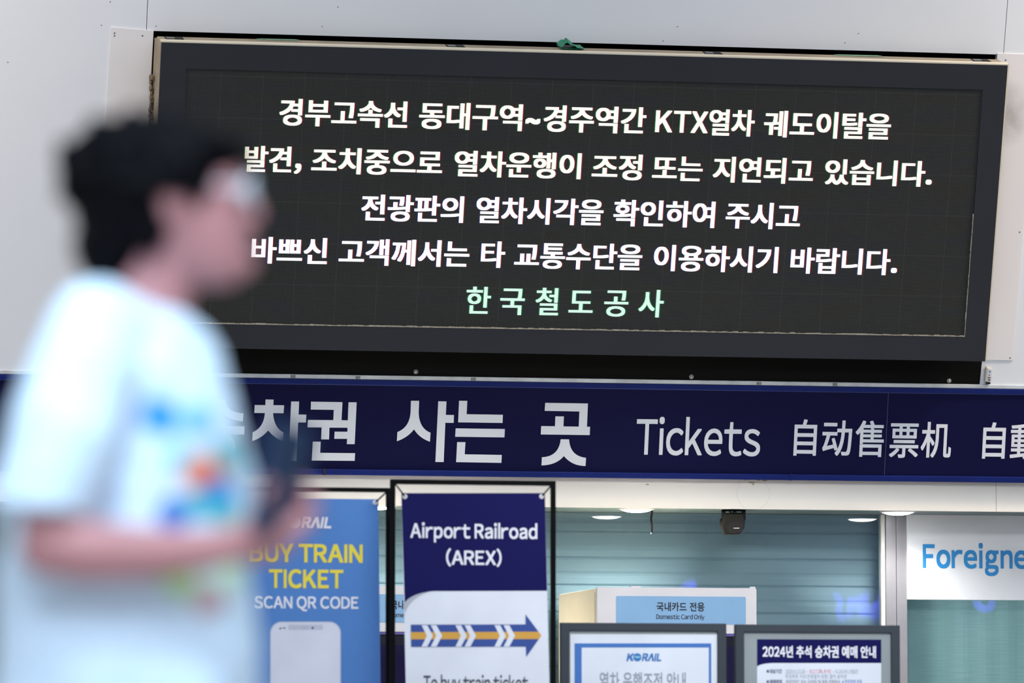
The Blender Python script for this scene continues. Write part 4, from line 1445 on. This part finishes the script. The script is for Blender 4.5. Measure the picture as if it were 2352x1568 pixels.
    for s in (-1, 1):
        c = H(574, 438, s * .034)
        mb = MB(); mb.raw([c] + [c + Vector((.002 * math.cos(t), .0255 * math.cos(t), .0195 * math.sin(t))) for t in [2 * math.pi * k / 20 for k in range(20)]],
                          [(0, 1 + k, 1 + (k + 1) % 20) for k in range(20)], 0, True)
        mb.build('lens', M_glass, gl)
    # t-shirt with its colourful print
    m = bpy.data.materials.new('printed_white_jersey'); m.use_nodes = True
    nt = m.node_tree; b = nt.nodes['Principled BSDF']; b.inputs['Roughness'].default_value = .8
    tc = nt.nodes.new('ShaderNodeTexCoord')
    nz = nt.nodes.new('ShaderNodeTexNoise'); nz.inputs['Scale'].default_value = 16
    add = nt.nodes.new('ShaderNodeVectorMath'); add.operation = 'MULTIPLY_ADD'
    add.inputs[1].default_value = (.02, .02, .02)
    nt.links.new(tc.outputs['Object'], nz.inputs['Vector']); nt.links.new(nz.outputs['Color'], add.inputs[0]); nt.links.new(tc.outputs['Object'], add.inputs[2])
    last = None
    white = lin((214, 232, 250)) + (1,)
    BL = [((372, 962), .030, (40, 150, 236)), ((455, 966), .022, (110, 190, 240)), ((415, 1052), .018, (110, 206, 222)), ((520, 1044), .022, (96, 196, 206)),
          ((470, 1098), .030, (236, 130, 84)), ((474, 1120), .016, (226, 110, 110)), ((498, 1152), .030, (34, 140, 212)), ((452, 1166), .024, (88, 178, 190)),
          ((402, 1186), .026, (30, 110, 190)), ((520, 1180), .016, (90, 190, 180)), ((400, 1316), .026, (160, 196, 110)), ((428, 1348), .022, (176, 206, 150)),
          ((480, 1382), .024, (196, 160, 166)), ((520, 1316), .026, (196, 222, 200))]
    for (x, y), r, c in BL:
        p = H(x, y, .13)
        sb = nt.nodes.new('ShaderNodeVectorMath'); sb.operation = 'SUBTRACT'; sb.inputs[1].default_value = p + Vector((.01, .01, .01))
        ml = nt.nodes.new('ShaderNodeVectorMath'); ml.operation = 'MULTIPLY'; ml.inputs[1].default_value = (1, .12, 1)
        ln = nt.nodes.new('ShaderNodeVectorMath'); ln.operation = 'LENGTH'
        mr = nt.nodes.new('ShaderNodeMapRange'); mr.inputs[1].default_value = r * 1.15; mr.inputs[2].default_value = r * .8
        sx = nt.nodes.new('ShaderNodeMixRGB'); sx.inputs[2].default_value = lin(c) + (1,)
        nt.links.new(add.outputs[0], sb.inputs[0]); nt.links.new(sb.outputs[0], ml.inputs[0]); nt.links.new(ml.outputs[0], ln.inputs[0])
        nt.links.new(ln.outputs['Value'], mr.inputs[0]); nt.links.new(mr.outputs[0], sx.inputs[0])
        if last is None: sx.inputs[1].default_value = white
        else: nt.links.new(last, sx.inputs[1])
        last = sx.outputs[0]
    nt.links.new(last, b.inputs['Base Color'])
    mb = MB()
    SR = [(1660, -16, 606, .205), (1568, -14, 600, .205), (1450, -8, 576, .198), (1330, 4, 574, .192), (1200, 24, 585, .190), (1100, 44, 574, .190), (1000, 52, 557, .190),
          (900, 72, 530, .192), (830, 92, 505, .190), (770, 128, 472, .175)]
    rings = [ring_px(*r) for r in SR]
    c1, c2 = ring_px(725, 168, 440, .125, -.14), ring_px(690, 205, 425, .082, -.30)
    rings += [c1, c2]
    ringloft(mb, rings, 36, 2.4)
    for s, pts in ((1, [(225, 765, .150), (185, 850, .195), (140, 1000, .228), (108, 1120, .240), (96, 1186, .245)]), (-1, [(245, 765, -.150), (240, 850, -.195), (245, 1000, -.228), (248, 1120, -.24), (250, 1186, -.245)])):
        P = [H(*p) for p in pts]
        mb.tube(P, [.075, .080, .080, .076, .073], 20)
        mb.ellipsoid(P[0], (.08, .07, .072), 16, 10)
    fuse(mb, 't_shirt', m, root, .0065, 4, ((9, .012), (26, .004)))
    # trousers and shoes
    mb = MB()
    ringloft(mb, [ring_px(1640, 160, 480, .165), ring_px(1760, 170, 480, .17)][::-1], 28)
    for a, bb, c in legs:
        chain(mb, [Vector(a) - Vector((0, 0, .02)), Vector(bb), Vector(c) + Vector((0, 0, .03))], [.115, .085, .068])
    fuse(mb, 'trousers', mat('grey_trousers', (92, 96, 108), .8), root, .009, 3)
    for a, bb, c in legs:
        f = Vector(c)
        low = min(f.z - .10, f.z - .10)
        mb = MB(); mb.ellipsoid(f + Vector((.055, 0, -.052)), (.135, .047, .046), 18, 10)
        mb.prism([(f.x + .055 + .128 * math.cos(q_), f.y + .045 * math.sin(q_)) for q_ in [2 * math.pi * i_ / 24 for i_ in range(24)]], f.z - .10, f.z - .065)
        mb.build('shoe', mat('pale_shoe', (200, 200, 204), .6), root)
    return root


person()


# phone in his hand
def phone():
    c = H(645, 1102, .264)
    pl_M = PM @ Matrix.Translation(c) @ Matrix.Rotation(R(13), 4, 'Y') @ Matrix.Rotation(R(44), 4, 'Z') @ Matrix.Rotation(R(90), 4, 'X')
    t = bpy.data.objects.new('mobile_phone', None); COL.objects.link(t); t.matrix_world = pl_M
    tag(t, 'dark navy mobile phone held upright in the hand of the person', 'phone')
    mb = MB(); mb.prism(rrect(-.0375, -.078, .0375, .078, .011), -.0045, .0035); mb.build('phone_case', mat('navy_phone_case', (30, 60, 96), .5), t, bevel=.0015)
    mb = MB(); mb.prism(rrect(-.0345, -.074, .0345, .074, .009), .0035, .0043); mb.build('phone_screen', mat('phone_glass', (24, 46, 74), .25), t)
    mb = MB(); mb.prism(rrect(.006, .042, .032, .070, .006), -.0063, -.0045); mb.build('camera_bump', M_dark, t)


phone()
